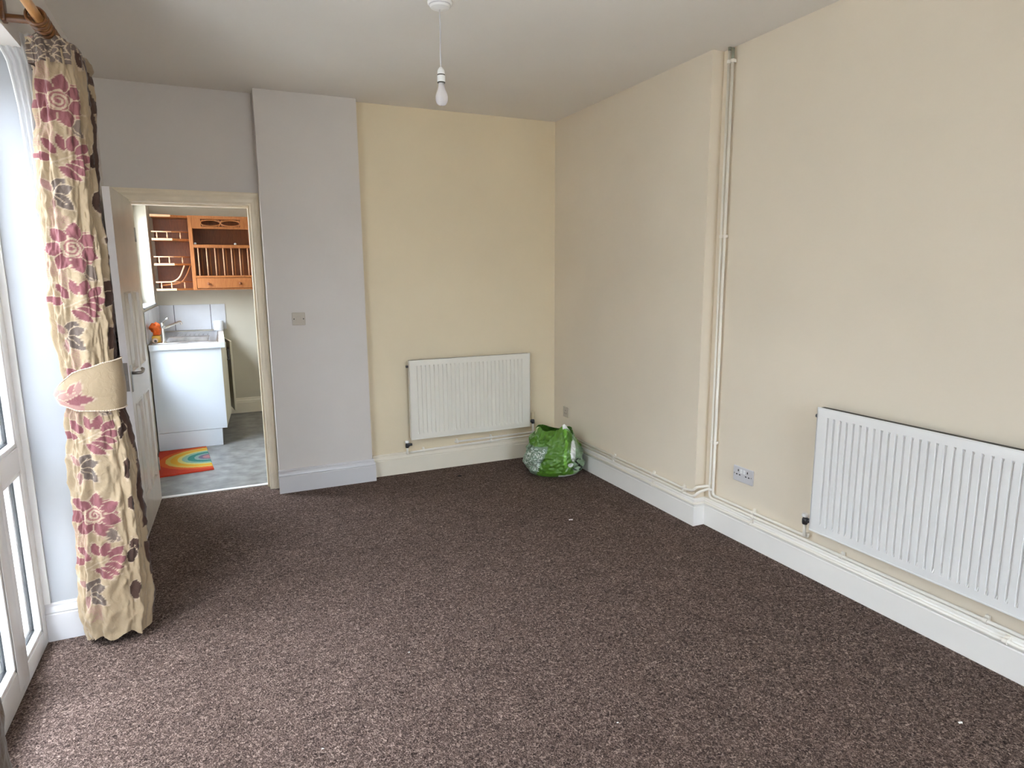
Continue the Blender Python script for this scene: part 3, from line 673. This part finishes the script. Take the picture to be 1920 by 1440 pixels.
X, Y, Z, s_ = curtain_surface(900, 200, .035, 2.345, TAB, bz=([.03, .9, 1.07, 1.3, 2.0, 2.30], [.095, .07, .058, .066, .085, .150]), amp=1.35)
# wavy hem
Z = Z-np.where(Z < .5, (.5-Z)/.465*(.012*np.sin(X*60)+.018*(X+.49)*-2), 0)
col = paint(s_, Z)
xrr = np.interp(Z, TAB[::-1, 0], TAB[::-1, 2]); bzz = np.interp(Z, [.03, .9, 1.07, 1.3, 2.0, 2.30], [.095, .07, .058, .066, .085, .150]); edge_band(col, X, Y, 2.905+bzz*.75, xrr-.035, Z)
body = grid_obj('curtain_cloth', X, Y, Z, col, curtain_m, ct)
# gathered heading around the pole (dark leafy print)
TABH = np.array([(2.355, -.530, -.440), (2.345, -.550, -.412), (2.325, -.560, -.400), (2.25, -.552, -.402)])
Xh, Yh, Zh, sh = curtain_surface(60, 200, 2.26, 2.354, TABH, yc=3.055, b=.160, seed=4, amp=1.6)
ch = np.tile(CREAM*.72, sh.shape+(1,)).astype(float)
for (x, z, a) in ((-.555, 2.345, -.3), (-.535, 2.33, .1), (-.505, 2.345, -.2), (-.48, 2.30, .9), (-.455, 2.35, .3), (-.43, 2.30, .8), (-.445, 2.28, -.3), (-.55, 2.27, .3), (-.50, 2.27, -.1), (-.55, 2.32, .8), (-.52, 2.35, -.5), (-.50, 2.31, .4), (-.47, 2.34, -.9), (-.44, 2.32, .2), (-.42, 2.36, -1.4), (-.53, 2.29, -.2), (-.41, 2.32, -1.6), (-.38, 2.34, -1.2), (-.36, 2.33, -1.4), (-.34, 2.30, -1.8)):
    petal(ch, sh, Zh, x, z, a, -.02, .06, .021, TAUPE*1.05, True, True)
hdg = grid_obj('curtain_heading', Xh, Yh, Zh, ch, curtain_m, ct)
# tieback: a stiff shaped band round the curtain with beaded edges
tb = thing('curtain_tieback', 'shaped curtain tieback with beaded edges holding the floral curtain', 'tieback', (-.48, 2.95, 1.07))
NT, NZ_ = 160, 26
th = np.linspace(0, 2*np.pi, NT, endpoint=False); T, V = np.meshgrid(th, np.linspace(0, 1, NZ_), indexing='xy')
T = np.tile(th, (NZ_, 1)); V = np.tile(np.linspace(0, 1, NZ_)[:, None], (1, NT))
xx = np.cos(T)
ztop = np.interp(xx, [-1, -.8, -.3, .4, 1], [1.067, 1.098, 1.145, 1.176, 1.186]); zbot = np.interp(xx, [-1, -.8, -.3, .4, 1], [1.050, 1.022, .998, .988, .990])
Zt = ztop*(1-V)+zbot*V
aa = .112; bb = .078
Xt = -.484+aa*np.sign(np.cos(T))*np.abs(np.cos(T))**.8-.012*(xx < -.5)*(np.abs(xx)-.5); Yt = 2.968-bb*np.sign(np.sin(T))*np.abs(np.sin(T))**.8
bulge = .006*np.sin(np.pi*V)+.003*vnoise(T*4, V*3, 31); Xt += np.cos(T)*bulge; Yt -= np.sin(T)*bulge
Pt = np.clip(Xt, -1, 1); ctb = np.tile(CREAM, Xt.shape+(1,)).astype(float)
ctb[(Xt < -.50) & (Zt < 1.08)] = PINK
petal(ctb, Xt, Zt, -.565, 1.04, .0, 0, .10, .020, ROSE); petal(ctb, Xt, Zt, -.59, 1.05, .2, 0, .07, .014, PINK); petal(ctb, Xt, Zt, -.55, 1.065, .9, 0, .05, .012, ROSE2); petal(ctb, Xt, Zt, -.52, 1.062, 1.3, 0, .05, .012, PINK)
ctb[np.sin(T) < 0] = CREAM
grid_obj('band', Xt, Yt, Zt, ctb, curtain_m, tb)
bead_m = mat('bead_cord', (.62, .50, .38), .6)
for row, nm in ((0, 'beaded_trim'), (NZ_-1, 'beaded_trim')):
    bm = BM()
    pts = [(Xt[row, k], Yt[row, k], Zt[row, k]) for k in range(NT)]
    for k in range(0, NT, 2):
        q = Vector(pts[k]); bmesh.ops.create_icosphere(bm, subdivisions=1, radius=.0034, matrix=Matrix.Translation(q))
    add_tube(bm, pts+[pts[0]], .0018, 6, False); obj(nm, bm, bead_m, tb, True)

# pole, ring, bracket
t = thing('curtain_pole', 'varnished wooden curtain pole above the french doors at top left', 'curtain pole', (-.484, 2.9, 2.374))
PX, PZ = -.484, 2.374
bm = BM(); add_tube(bm, [(PX, .55, PZ), (PX, 3.205, PZ)], .0155, 24); obj('pole', bm, polewood, t, 'auto')
bm = BM(); add_lathe(bm, [(0, 0), (.018, 0), (.021, .006), (.021, .03), (.026, .034), (.028, .06), (.020, .068), (0, .070)], (PX, 3.195, PZ), 'y', 28); obj('finial', bm, ringwood, t, 'auto')
for k, y in enumerate([2.775+.042*q_ for q_ in range(10)]):
    bm = BM()
    n = 32; m_ = 10
    rg = []
    for i in range(n):
        a = 2*math.pi*i/n; rg.append([bm.verts.new((PX+(.027+.0055*math.cos(q))*math.cos(a), y+.009*math.sin(q)+.004*math.cos(a), PZ-.006+(.027+.0055*math.cos(q))*math.sin(a))) for q in [2*math.pi*j/m_ for j in range(m_)]])
    for i in range(n):
        for j in range(m_): bm.faces.new((rg[i][j], rg[i][(j+1) % m_], rg[(i+1) % n][(j+1) % m_], rg[(i+1) % n][j]))
    rr = obj('curtain_ring', bm, ringwood, None, True); tag(rr, 'dark wooden rings side by side on the curtain pole at top left', 'curtain ring', 'wooden rings on the curtain pole')
bm = BM(); add_box(bm, XL, XL+.014, 2.78, 2.825, PZ-.028, PZ+.045, .004); add_tube(bm, [(XL+.01, 2.803, PZ-.014), (PX-.012, 2.803, PZ-.012)], .013, 16); obj('bracket', bm, ringwood, t, 'auto')

# sheer panel behind the curtain, drawn towards the tie
def voile_sheet():
    NZ, NU = 120, 60
    zz = np.linspace(2.385, 1.35, NZ); uu = np.linspace(0, 1, NU); Zv, U = np.meshgrid(zz, uu, indexing='ij')
    tabv = np.array([(2.385, -.675, -.545), (2.29, -.634, -.54), (2.21, -.624, -.54), (2.124, -.616, -.54), (1.88, -.610, -.54), (1.60, -.604, -.55), (1.45, -.585, -.56), (1.35, -.575, -.56)])
    o = np.argsort(tabv[:, 0]); xl = np.interp(Zv, tabv[o, 0], tabv[o, 1]); xr_ = np.interp(Zv, tabv[o, 0], tabv[o, 2])
    Xv = xl+(xr_-xl)*U; Yv = 2.985+.007*np.sin(U*30+Zv*1.5)+.004*vnoise(U*8, Zv*8, 41)
    return Xv, Yv-.0, Zv
Xv, Yv, Zv = voile_sheet(); Yv = Yv+.048
vo = grid_obj('net_curtain', Xv, Yv, Zv, None, voile, closed=False); vo.data.transform(Matrix.Identity(4)); tag(vo, 'sheer white net curtain drawn in behind the floral curtain', 'net curtain')
bm = BM(); add_tube(bm, [(Xv[k, 0], Yv[k, 0]-.001, Zv[k, 0]) for k in range(0, 120, 3)], .0026, 6)
obj('hem', bm, hem_m, vo, True)
# near curtain of the pair: only its turned edge shows at the lower left corner
TABN = np.array([(2.35, -.56, -.452), (1.2, -.56, -.442), (1.07, -.55, -.455), (.9, -.56, -.444), (.03, -.565, -.440)])
NTn = 120
cn = thing('curtain', 'dark brown turned edge of the nearer curtain at the lower left corner', 'curtain', (-.49, 1.36, .03))
Xn_, Yn_, Zn_, sn_ = curtain_surface(240, NTn, .035, 2.35, TABN, yc=1.345, b=.15, seed=9, amp=.7)
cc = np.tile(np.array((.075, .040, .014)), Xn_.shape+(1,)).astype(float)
grid_obj('curtain_cloth', Xn_, Yn_, Zn_, cc, curtain_m, cn)

# ---------------------------------------------------------------- green carrier bag
bg_c = Vector((2.254, 4.210, 0))
bt = thing('carrier_bag', 'crumpled green plastic carrier bag standing in the far right corner', 'bag', tuple(bg_c))
NZb, NTb = 150, 260
vv = np.linspace(0, 1, NZb); th = np.linspace(0, 2*np.pi, NTb, endpoint=False); V, T = np.meshgrid(vv, th, indexing='ij')
# T = angle; frame with axis e1 = image right, e2 = towards camera
vd = math.atan2(bg_c.x, bg_c.y); e1 = Vector((math.cos(vd), -math.sin(vd))); e2 = Vector((-math.sin(vd), -math.cos(vd)))
rad = np.interp(V, [0, .04, .12, .30, .55, .75, .9, 1], [.158, .186, .206, .222, .208, .178, .154, .138])
toph = .330+.068*np.exp(-((T-.95)/.28)**2)+.055*np.exp(-((T-2.45)/.30)**2)+.02*np.exp(-((T-4.2)/.6)**2)-.015*np.sin(T*3)
toph = np.where(T < .5, toph-.05*np.clip((.5-T)/.5, 0, 1), toph); toph = np.where(T > 5.6, toph-.05*np.clip((T-5.6)/.6, 0, 1), toph)
toph = toph-.02*np.exp(-((T-3.1)/.25)**2)
Zb = V*toph
ex = np.sign(np.cos(T))*np.abs(np.cos(T))**.9; ey = np.sign(np.sin(T))*np.abs(np.sin(T))**.9
crk = (vnoise(T*3+V*5, V*7+T, 51)*.038+vnoise(T*7-V*6, V*15, 52)*.017+vnoise(T*16, V*26+T*4, 53)*.008)*np.clip(V*6, .25, 1)
ridg = (.5-np.abs(vnoise(T*5+V*9, V*8-T*2, 54))*2)*.012*np.clip(V*4, .1, 1)
A = (rad*1.0+crk+ridg)*ex; B = (rad*.86+crk+ridg)*ey
rim = np.clip((V-.86)/.14, 0, 1); B = B*(1-.18*rim)
Xb = bg_c.x+A*e1.x+B*e2.x; Yb = bg_c.y+A*e1.y+B*e2.y
GREEN = np.array((.085, .21, .022)); PG = np.array((.23, .33, .20)); GG = np.array((.20, .27, .19)); WHT = np.array((.80, .82, .80)); DKG = np.array((.03, .08, .03))
cb = np.tile(GREEN, Xb.shape+(1,)).astype(float)
scr = A/.24      # -1..1 across as seen from the room
front = np.sin(T) > -.25
wavy = .012*np.sin(Zb*40)
txt = front & (scr < -.22+.45*(Zb-.15)/.25*1.0+wavy-.10) & (Zb < .235); cb[txt] = np.array((.20, .28, .20))
rgt = front & (scr > .60+.2*(.12-Zb)); cb[rgt] = PG
stripe = front & (np.abs(scr-.37-.02*np.sin(Zb*30)) < .045) & (Zb > .08); cb[stripe] = GREEN*1.9
wp = front & (np.abs(scr-.60) < .075*np.sqrt(np.clip(1-((Zb-.20)/.075)**2, 0, 1))); cb[wp] = WHT
wp = front & (np.hypot((scr-.52)*.22, Zb-.10) < .018); cb[wp] = WHT*.8
tipw = (np.abs(T-.95) < .16) & (V > .93); cb[tipw] = WHT
tipw = (np.abs(T-2.55) < .10) & (V > .90); cb[tipw] = np.array((.55, .62, .38))
bot = front & (Zb < .022) & (scr > .15) & (scr < .8); cb[bot] = WHT*.8
bag = grid_obj('bag_body', Xb, Yb, Zb, cb, bag_m, bt)
sm = bag.modifiers.new('thickness', 'SOLIDIFY'); sm.thickness = .0012
bm = BM()
ringv = [bm.verts.new((Xb[0, k], Yb[0, k], Zb[0, k]+.001)) for k in range(0, NTb, 4)]; bm.faces.new(ringv)
# crumpled inside
ins = [bm.verts.new((bg_c.x+(Xb[110, k]-bg_c.x)*.97, bg_c.y+(Yb[110, k]-bg_c.y)*.97, .20+.03*math.sin(k))) for k in range(0, NTb, 4)]; cv = bm.verts.new((bg_c.x, bg_c.y, .19))
for k in range(len(ins)): bm.faces.new((ins[k], ins[(k+1) % len(ins)], cv))
bi = obj('bag_filling', bm, mat('dark_green_film', (.03, .09, .012), .4), bt)
def bag_point(sc, z, off=.0025):
    # point on the bag front for screen-fraction sc and height z
    from_T = math.acos(max(-1, min(1, sc)))
    kf = from_T/(2*math.pi)*NTb; k0 = int(kf); q = Vector((0, 0, 0))
    for k, wk_ in ((k0, 1-kf+k0), (k0+1, kf-k0)):
        q += Vector((float(np.interp(z, Zb[:, k % NTb], Xb[:, k % NTb])), float(np.interp(z, Zb[:, k % NTb], Yb[:, k % NTb])), z))*wk_
    q = q; d = Vector((q.x-bg_c.x, q.y-bg_c.y, 0)).normalized()
    return q+d*off
def wrap_text(txt_, sc0, z0, dsc, hgt, m, name, bold=.0):
    cu = bpy.data.curves.new('lettering', 'FONT'); cu.body = txt_; cu.size = 1; cu.offset = bold; cu.resolution_u = 3
    to = bpy.data.objects.new('lettering', cu); C.objects.link(to); bpy.context.view_layer.update()
    dg = bpy.context.evaluated_depsgraph_get(); me = bpy.data.meshes.new_from_object(to.evaluated_get(dg)); bpy.data.objects.remove(to)
    bm = BM(); bm.from_mesh(me)
    bmesh.ops.triangulate(bm, faces=bm.faces); bmesh.ops.subdivide_edges(bm, edges=bm.edges, cuts=1)
    xs = [v.co.x for v in bm.verts]; x0, x1 = min(xs), max(xs)
    for v in bm.verts:
        sc = sc0+(v.co.x-x0)/(x1-x0)*dsc; z = z0+v.co.y*hgt
        v.co = bag_point(sc, z)
    return obj(name, bm, m, bt)
white_ink = mat('white_ink', (.72, .78, .72), .35); black_ink = mat('black_ink', (.01, .014, .01), .35)
for txt_, a, b, z in (('SCAS', -.78, .50, .192), ('M ING', -.90, .58, .157), ('PEASE', -.94, .56, .122), ('M USE', -.93, .50, .087), ('TAKE', -.88, .42, .052)):
    wrap_text(txt_, a, z, b, .043, white_ink, 'printed_lettering', .008)
wrap_text('S', .74, .045, .20, .14, black_ink, 'printed_letter', .0)

# ---------------------------------------------------------------- scraps on the carpet
for i, (x, y, s1, lab) in enumerate(((1.882, 3.291, 1.0, 'small white paper scrap on the carpet in front of the green bag'), (2.165, 1.145, .6, 'small white fleck on the carpet near the lower right corner'),
                                     (1.122, 1.633, .3, 'tiny white fleck on the carpet right of the bottom centre'), (.195, 1.932, .3, 'tiny white fleck on the carpet near the bottom, left of centre'),
                                     (.592, 2.337, .28, 'tiny white fleck on the carpet in the lower middle of the floor'))):
    bm = BM(); pts = [(-.014, -.004), (-.006, -.010), (.006, -.012), (.016, -.002), (.010, .003), (.002, .004), (-.008, .008)]
    lo = [bm.verts.new((x+a*s1, y+b*s1, .0005+.004*s1*math.fabs(math.sin(k*1.7)))) for k, (a, b) in enumerate(pts)]; c0 = bm.verts.new((x, y, .006*s1))
    for k in range(len(lo)): bm.faces.new((lo[k], lo[(k+1) % len(lo)], c0))
    b2 = bm.verts.new((x, y, 0.0002))
    for k in range(len(lo)): bm.faces.new((lo[(k+1) % len(lo)], lo[k], b2))
    o = obj('paper_scrap', bm, paper_m, None, origin=(x, y, 0)); tag(o, lab, 'scrap')
bm = BM(); bmesh.ops.create_icosphere(bm, subdivisions=2, radius=1, matrix=Matrix.Translation((1.561, 4.419, .003)) @ Matrix.Diagonal((.016, .012, .004, 1)))
tag(obj('lint_ball', bm, darkspot, None, True, origin=(1.561, 4.419, 0)), 'small dark tuft of lint on the carpet before the back radiator', 'lint')

# ---------------------------------------------------------------- kitchen: tiles, sink unit, rug, shelf
tl = BM(); ty = KY-.008
for x0, x1 in ((KX+.001, -.438), (-.432, -.088), (-.082, .060)): add_box(tl, x0, x1, ty, KY, .945, 1.215, .002)
ts = struct('wall_tiles', tl, tile_m)
sbox('wall_tiles_side', [(KX, KX+.008, 6.2, 6.52, .945, 1.215), (KX, KX+.008, 6.526, 6.87, .945, 1.215), (KX, KX+.008, 6.876, 7.22, .945, 1.215), (KX, KX+.008, 7.226, KY-.012, .945, 1.215)], tile_m)
sbox('trim_7', [(KX, .059, KY-.004, KY-.001, .945, 1.213), (KX, KX+.004, 6.2, KY, .945, 1.213)], grout_m)

su = thing('sink_unit', 'white kitchen sink cupboard with steel sink, seen through the doorway', 'sink unit', (-.28, 6.9, 0))
y0, y1, x0, x1 = 6.24, KY-.01, KX+.01, -.012
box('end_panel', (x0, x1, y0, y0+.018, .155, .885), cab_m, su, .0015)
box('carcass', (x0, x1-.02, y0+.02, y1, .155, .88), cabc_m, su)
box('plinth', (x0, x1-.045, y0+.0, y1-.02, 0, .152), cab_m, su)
# worktop ring around the bowl
bm = BM(); bx0, bx1, by0, by1 = -.47, -.10, 6.42, 6.98; wx1 = .020; wy0 = y0-.02
for b in ((x0, bx0, wy0, y1), (bx1, wx1, wy0, y1), (bx0, bx1, wy0, by0), (bx0, bx1, by1, y1)): add_box(bm, *b, .889, .930)
wt = obj('worktop', bm, worktop_m, su)
box('worktop_edging', (x0, wx1+.002, wy0-.003, wy0, .886, .934), cab_m, wt)
box('worktop_edging', (wx1, wx1+.003, wy0, y1, .886, .934), cabc_m, wt)
bm = BM()
for b in ((x0+.02, bx0, 6.30, 7.55), (bx1, -.04, 6.30, 7.55), (bx0, bx1, 6.30, by0), (bx0, bx1, by1, 7.55)): add_box(bm, *b, .930, .936)
add_box(bm, x0+.02, -.04, 6.296, 6.304, .930, .941, .002); add_box(bm, x0+.02, -.04, 7.546, 7.554, .930, .941, .002); add_box(bm, -.044, -.036, 6.30, 7.55, .930, .941, .002)
for k in range(9): add_box(bm, bx0+.02+k*.04, bx0+.034+k*.04, 7.06, 7.48, .936, .939, .001)
sn = obj('sink_top', bm, steel, su, 'auto')
bm = BM(); prev = None
for q, z in ((0, .936), (.010, .930), (.020, .80), (.05, .785), (.12, .782)):
    ring = [bm.verts.new((a, b, z)) for a, b in ((bx0+q, by0+q), (bx1-q, by0+q), (bx1-q, by1-q), (bx0+q, by1-q))]
    if prev:
        for k in range(4): bm.faces.new((prev[k], prev[(k+1) % 4], ring[(k+1) % 4], ring[k]))
    prev = ring
bm.faces.new(prev); obj('bowl', bm, steel, sn)
# cupboard doors on the room side, both standing ajar
def cdoor(hy, ang, L, parent=su):
    bm = BM(); add_box(bm, 0, L, 0, .018, .165, .872, .002)
    m = Matrix.Translation((x1+.002, hy, 0)) @ Matrix.Rotation(ang, 4, 'Z'); bm.transform(m)
    d = obj('door', bm, cabc_m, parent)
    bm = BM(); add_tube(bm, fillet([(L-.05, -.001, .80), (L-.05, -.02, .80), (L-.05, -.02, .70), (L-.05, -.001, .70)], .008), .004, 8); bm.transform(m); obj('handle', bm, metal_d, d, True)
cdoor(y0+.02, math.radians(86), .66); cdoor(y1-.01, math.radians(-83.5), .70)
# mixer tap
tp = thing('mixer_tap', 'chrome mixer tap rising beside the kitchen sink', 'tap', (-.46, 6.36, .936))
bm = BM(); add_lathe(bm, [(0, 0), (.024, 0), (.022, .008), (.014, .014), (.012, .13), (.016, .135), (.018, .165), (.012, .178), (0, .18)], (-.462, 6.36, .936), 'z', 20)
for y in (6.33, 6.39): pass
obj('body', bm, chrome, tp, 'auto')
bm = BM(); add_tube(bm, fillet([(-.462, 6.36, 1.062), (-.42, 6.42, 1.075), (-.335, 6.56, 1.105), (-.325, 6.58, 1.10), (-.322, 6.585, 1.08)], .03), .010, 12); obj('spout', bm, chrome, tp, True)
bm = BM(); add_tube(bm, fillet([(-.462, 6.36, 1.11), (-.44, 6.34, 1.13), (-.41, 6.30, 1.155)], .02), .007, 10); obj('lever', bm, chrome, tp, True)
# things by the tap
bm = BM(); bmesh.ops.create_icosphere(bm, subdivisions=4, radius=1, matrix=Matrix.Translation((-.520, 6.44, 1.055)) @ Matrix.Diagonal((.045, .05, .060, 1)))
for v in bm.verts:
    n_ = float(vnoise(v.co.x*60+30, v.co.z*60+v.co.y*30, 61))*.028; v.co += (v.co-Vector((-.520, 6.44, 1.055))).normalized()*n_
tag(obj('cleaning_cloth', bm, orange, None, True, origin=(-.52, 6.38, .99)), 'bunched orange cloth on top of the yellow sponge beside the tap', 'cloth')
bm = BM(); add_box(bm, -.555, -.488, 6.385, 6.48, .936, 1.000, .012)
tag(obj('sponge', bm, yellow, None, 'auto', origin=(-.51, 6.39, .936)), 'yellow sponge on the sink edge under the orange cloth', 'sponge')
bt2 = thing('jar', 'small pale pink jar lying on its side in front of the yellow sponge', 'jar', (-.525, 6.30, .96))
bm = BM(); add_lathe(bm, [(0, 0), (.022, 0), (.022, -.012), (.018, -.014), (.018, -.03), (.0, -.03)], (-.528, 6.37, .960), 'y', 22); obj('jar_body', bm, pinkcap, bt2, 'auto')
bm = BM(); add_lathe(bm, [(0, 0), (.011, 0), (.011, -.002), (0, -.002)], (-.524, 6.3395, .957), 'y', 18); obj('jar_mouth', bm, black_m, bt2)
bm = BM(); add_lathe(bm, [(0, 0), (.042, 0), (.050, .012), (.050, .105), (.046, .112), (.043, .108), (.043, .02), (0, .016)], (-.018, 7.60, .931), 'z', 28)
tag(obj('plastic_tub', bm, cup_m, None, 'auto', origin=(-.018, 7.60, .931)), 'white plastic tub at the back corner of the worktop by the tiles', 'tub')

# rainbow rug
NXr, NYr = 150, 150
U, V = np.meshgrid(np.linspace(0, 1, NXr), np.linspace(0, 1, NYr), indexing='xy')
c00, c10, c11, c01 = [np.array(q) for q in ((-.545, 5.375), (-.131, 5.43), (-.195, 6.215), (-.57, 6.19))]
Pp = (c00*(1-U)[..., None]+c10*U[..., None])*(1-V)[..., None]+(c01*(1-U)[..., None]+c11*U[..., None])*V[..., None]
dy = (V-.52)*.80; dx = (U-1.0)*.41
d = np.hypot(dx*.92, dy)+.006*vnoise(U*20, V*20, 71)
bands = [(.055, (.55, .25, .28)), (.085, (.22, .17, .26)), (.115, (.30, .42, .40)), (.165, (.05, .28, .24)), (.205, (.30, .50, .40)), (.235, (.72, .68, .25)), (.285, (.85, .45, .03)), (.32, (.75, .55, .12)), (.365, (.80, .14, .02)), (.9, (.62, .05, .02))]
cr_ = np.zeros(U.shape+(3,))
for lim, c in reversed(bands): cr_[d < lim] = np.array(c)*.62
Zr = .010+.002*vnoise(U*60, V*90, 72)
edge = np.minimum(np.minimum(U, 1-U)*.41, np.minimum(V, 1-V)*.8); Zr = np.where(edge < .004, .000, Zr)
rg = grid_obj('rug', Pp[..., 0], Pp[..., 1], Zr, cr_, rug_m, closed=False); tag(rg, 'rainbow striped rug on the grey kitchen floor by the sink cupboard', 'rug')

# pine wall shelf
sf = thing('wall_shelf', 'orange pine wall shelf with plate rack and drawer on the kitchen wall', 'shelf', (-.08, KY-.15, 1.37))
fy = KY-.30; by_ = KY-.002
zt, zb_ = 2.115, 1.372
bm = BM()
for a, b in ((-.550, -.205), (-.205, .375), (.375, .86)): add_box(bm, a, b, by_-.012, by_, zb_, zt)
k = -.54
while k < .85: add_box(bm, k, k+.002, by_-.014, by_-.011, zb_+.02, zt-.02); k += .075
obj('back_boards', bm, pine_d, sf)
for x in (-.222, .343, .84):
    box('side_panel', (x, x+.036, fy, by_-.012, zb_, zt), pine, sf, .002)
LE = [(-.552, fy), (-.372, fy), (-.222, fy+.10), (-.222, by_-.012), (-.552, by_-.012)]
for z in (2.098, 1.868, 1.622, zb_):
    bm = BM(); add_prism(bm, LE, z, z+.018); shf = obj('end_shelf', bm, pine, sf)
    bm = BM(); add_box(bm, -.553, -.372, fy-.005, fy, z-.002, z+.020, .002); obj('shelf_lip', bm, pine_l, shf)
for z in (1.886, 1.640, zb_+.018):
    bm = BM(); rz = z+.066
    add_tube(bm, [(-.552, fy+.004, rz), (-.375, fy+.004, rz)], .006, 8); gr = obj('gallery_rail', bm, pine_l, sf, True)
    bm = BM(); add_tube(bm, [(-.375, fy+.006, rz), (-.225, fy+.10, rz)], .0055, 8)
    obj('gallery_rail', bm, pine, sf, True)
    for x, y in ((-.505, fy+.004), (-.415, fy+.004), (-.30, fy+.05)):
        bm = BM(); add_lathe(bm, [(0, 0), (.003, 0), (.005, .008), (.0075, .026), (.004, .045), (.005, .062), (0, .062)], (x, y, z), 'z', 10)
        obj('spindle', bm, pine_l, gr, True)
bm = BM(); add_tube(bm, fillet([(-.55, fy+.004, zb_+.084), (-.395, fy+.004, zb_+.084), (-.335, fy+.004, zb_+.13), (-.285, fy+.004, 1.62)], .05), .007, 8); obj('bottle_brace', bm, pine_l, sf, True)
bm = BM(); add_tube(bm, fillet([(-.50, fy+.10, zb_+.05), (-.33, fy+.10, zb_+.07), (-.27, fy+.10, zb_+.16), (-.235, fy+.10, 1.62)], .05), .007, 8); obj('bottle_brace', bm, pine, sf, True)
# pelmet with lattice opening
px0, px1 = -.186, .343
bm = BM()
for b in ((px0, px1, 2.083, zt), (px0, px1, 1.988, 2.008), (px0, -.105, 2.008, 2.083), (.265, px1, 2.008, 2.083)): add_box(bm, b[0], b[1], fy+.002, fy+.018, b[2], b[3])
pl = obj('pelmet', bm, pine, sf)
bm = BM(); cz = 2.045
for cx in (-.015, .175):
    add_tube(bm, [(cx+.092*math.cos(a), fy+.010, cz+.030*math.sin(a)) for a in [2*math.pi*q/32 for q in range(33)]], .006, 6, False)
for cx in (-.105, .080, .265):
    for sx in (-1, 1): add_tube(bm, [(cx-.020, fy+.010, cz-sx*.034), (cx+.020, fy+.010, cz+sx*.034)], .006, 6)
obj('fretwork', bm, pine, pl)
box('top_board', (px0, px1, fy, by_-.012, zt-.018, zt), pine, sf); box('plate_shelf', (px0, px1, fy+.01, by_-.012, 1.800, 1.826), pine, sf, .002)
box('front_rail', (px0, px1, fy-.002, fy+.02, 1.797, 1.829), pine, sf, .003)
for k in range(7): 
    x = -.150+k*.078
    bm = BM(); add_tube(bm, [(x, fy+.012, 1.515), (x, fy+.012, 1.80)], .0055, 8); obj('dowel', bm, pine_l, sf, True)
for k in range(7):
    x = -.120+k*.078
    bm = BM(); add_tube(bm, [(x, fy+.16, 1.515), (x, fy+.16, 1.80)], .0055, 8); obj('dowel', bm, pine, sf, True)
box('rack_base', (px0, px1, fy, by_-.012, 1.497, 1.517), pine, sf, .002)
box('bottom_board', (px0, px1, fy+.01, by_-.012, zb_, zb_+.016), pine, sf)
dw = box('drawer', (px0+.004, px1-.004, fy-.006, fy+.014, zb_+.018, 1.493), pine, sf, .003)
for x in (-.075, .225):
    bm = BM(); add_lathe(bm, [(0, 0), (.008, 0), (.007, -.008), (.014, -.018), (.013, -.028), (0, -.031)], (x, fy-.006, 1.435), 'y', 16); obj('knob', bm, pine_d, dw, True)
for z in (2.098, 1.845, 1.60, zb_): box('right_shelf', (.379, .84, fy+.02, by_-.012, z, z+.018), pine, sf)
for x, lab in ((-.170, 'small white knob at the left end of the pine plate shelf'), (.205, 'small white knob near the right end of the pine plate shelf')):
    bm = BM(); bmesh.ops.create_icosphere(bm, subdivisions=2, radius=.013, matrix=Matrix.Translation((x, fy+.03, 1.839)))  # plain white balls for the small round knobs; no cup is modelled
    tag(obj('white_knob', bm, plast_b, None, True, origin=(x, fy+.03, 1.826)), lab.replace('knob', 'egg cup'), 'egg cup')
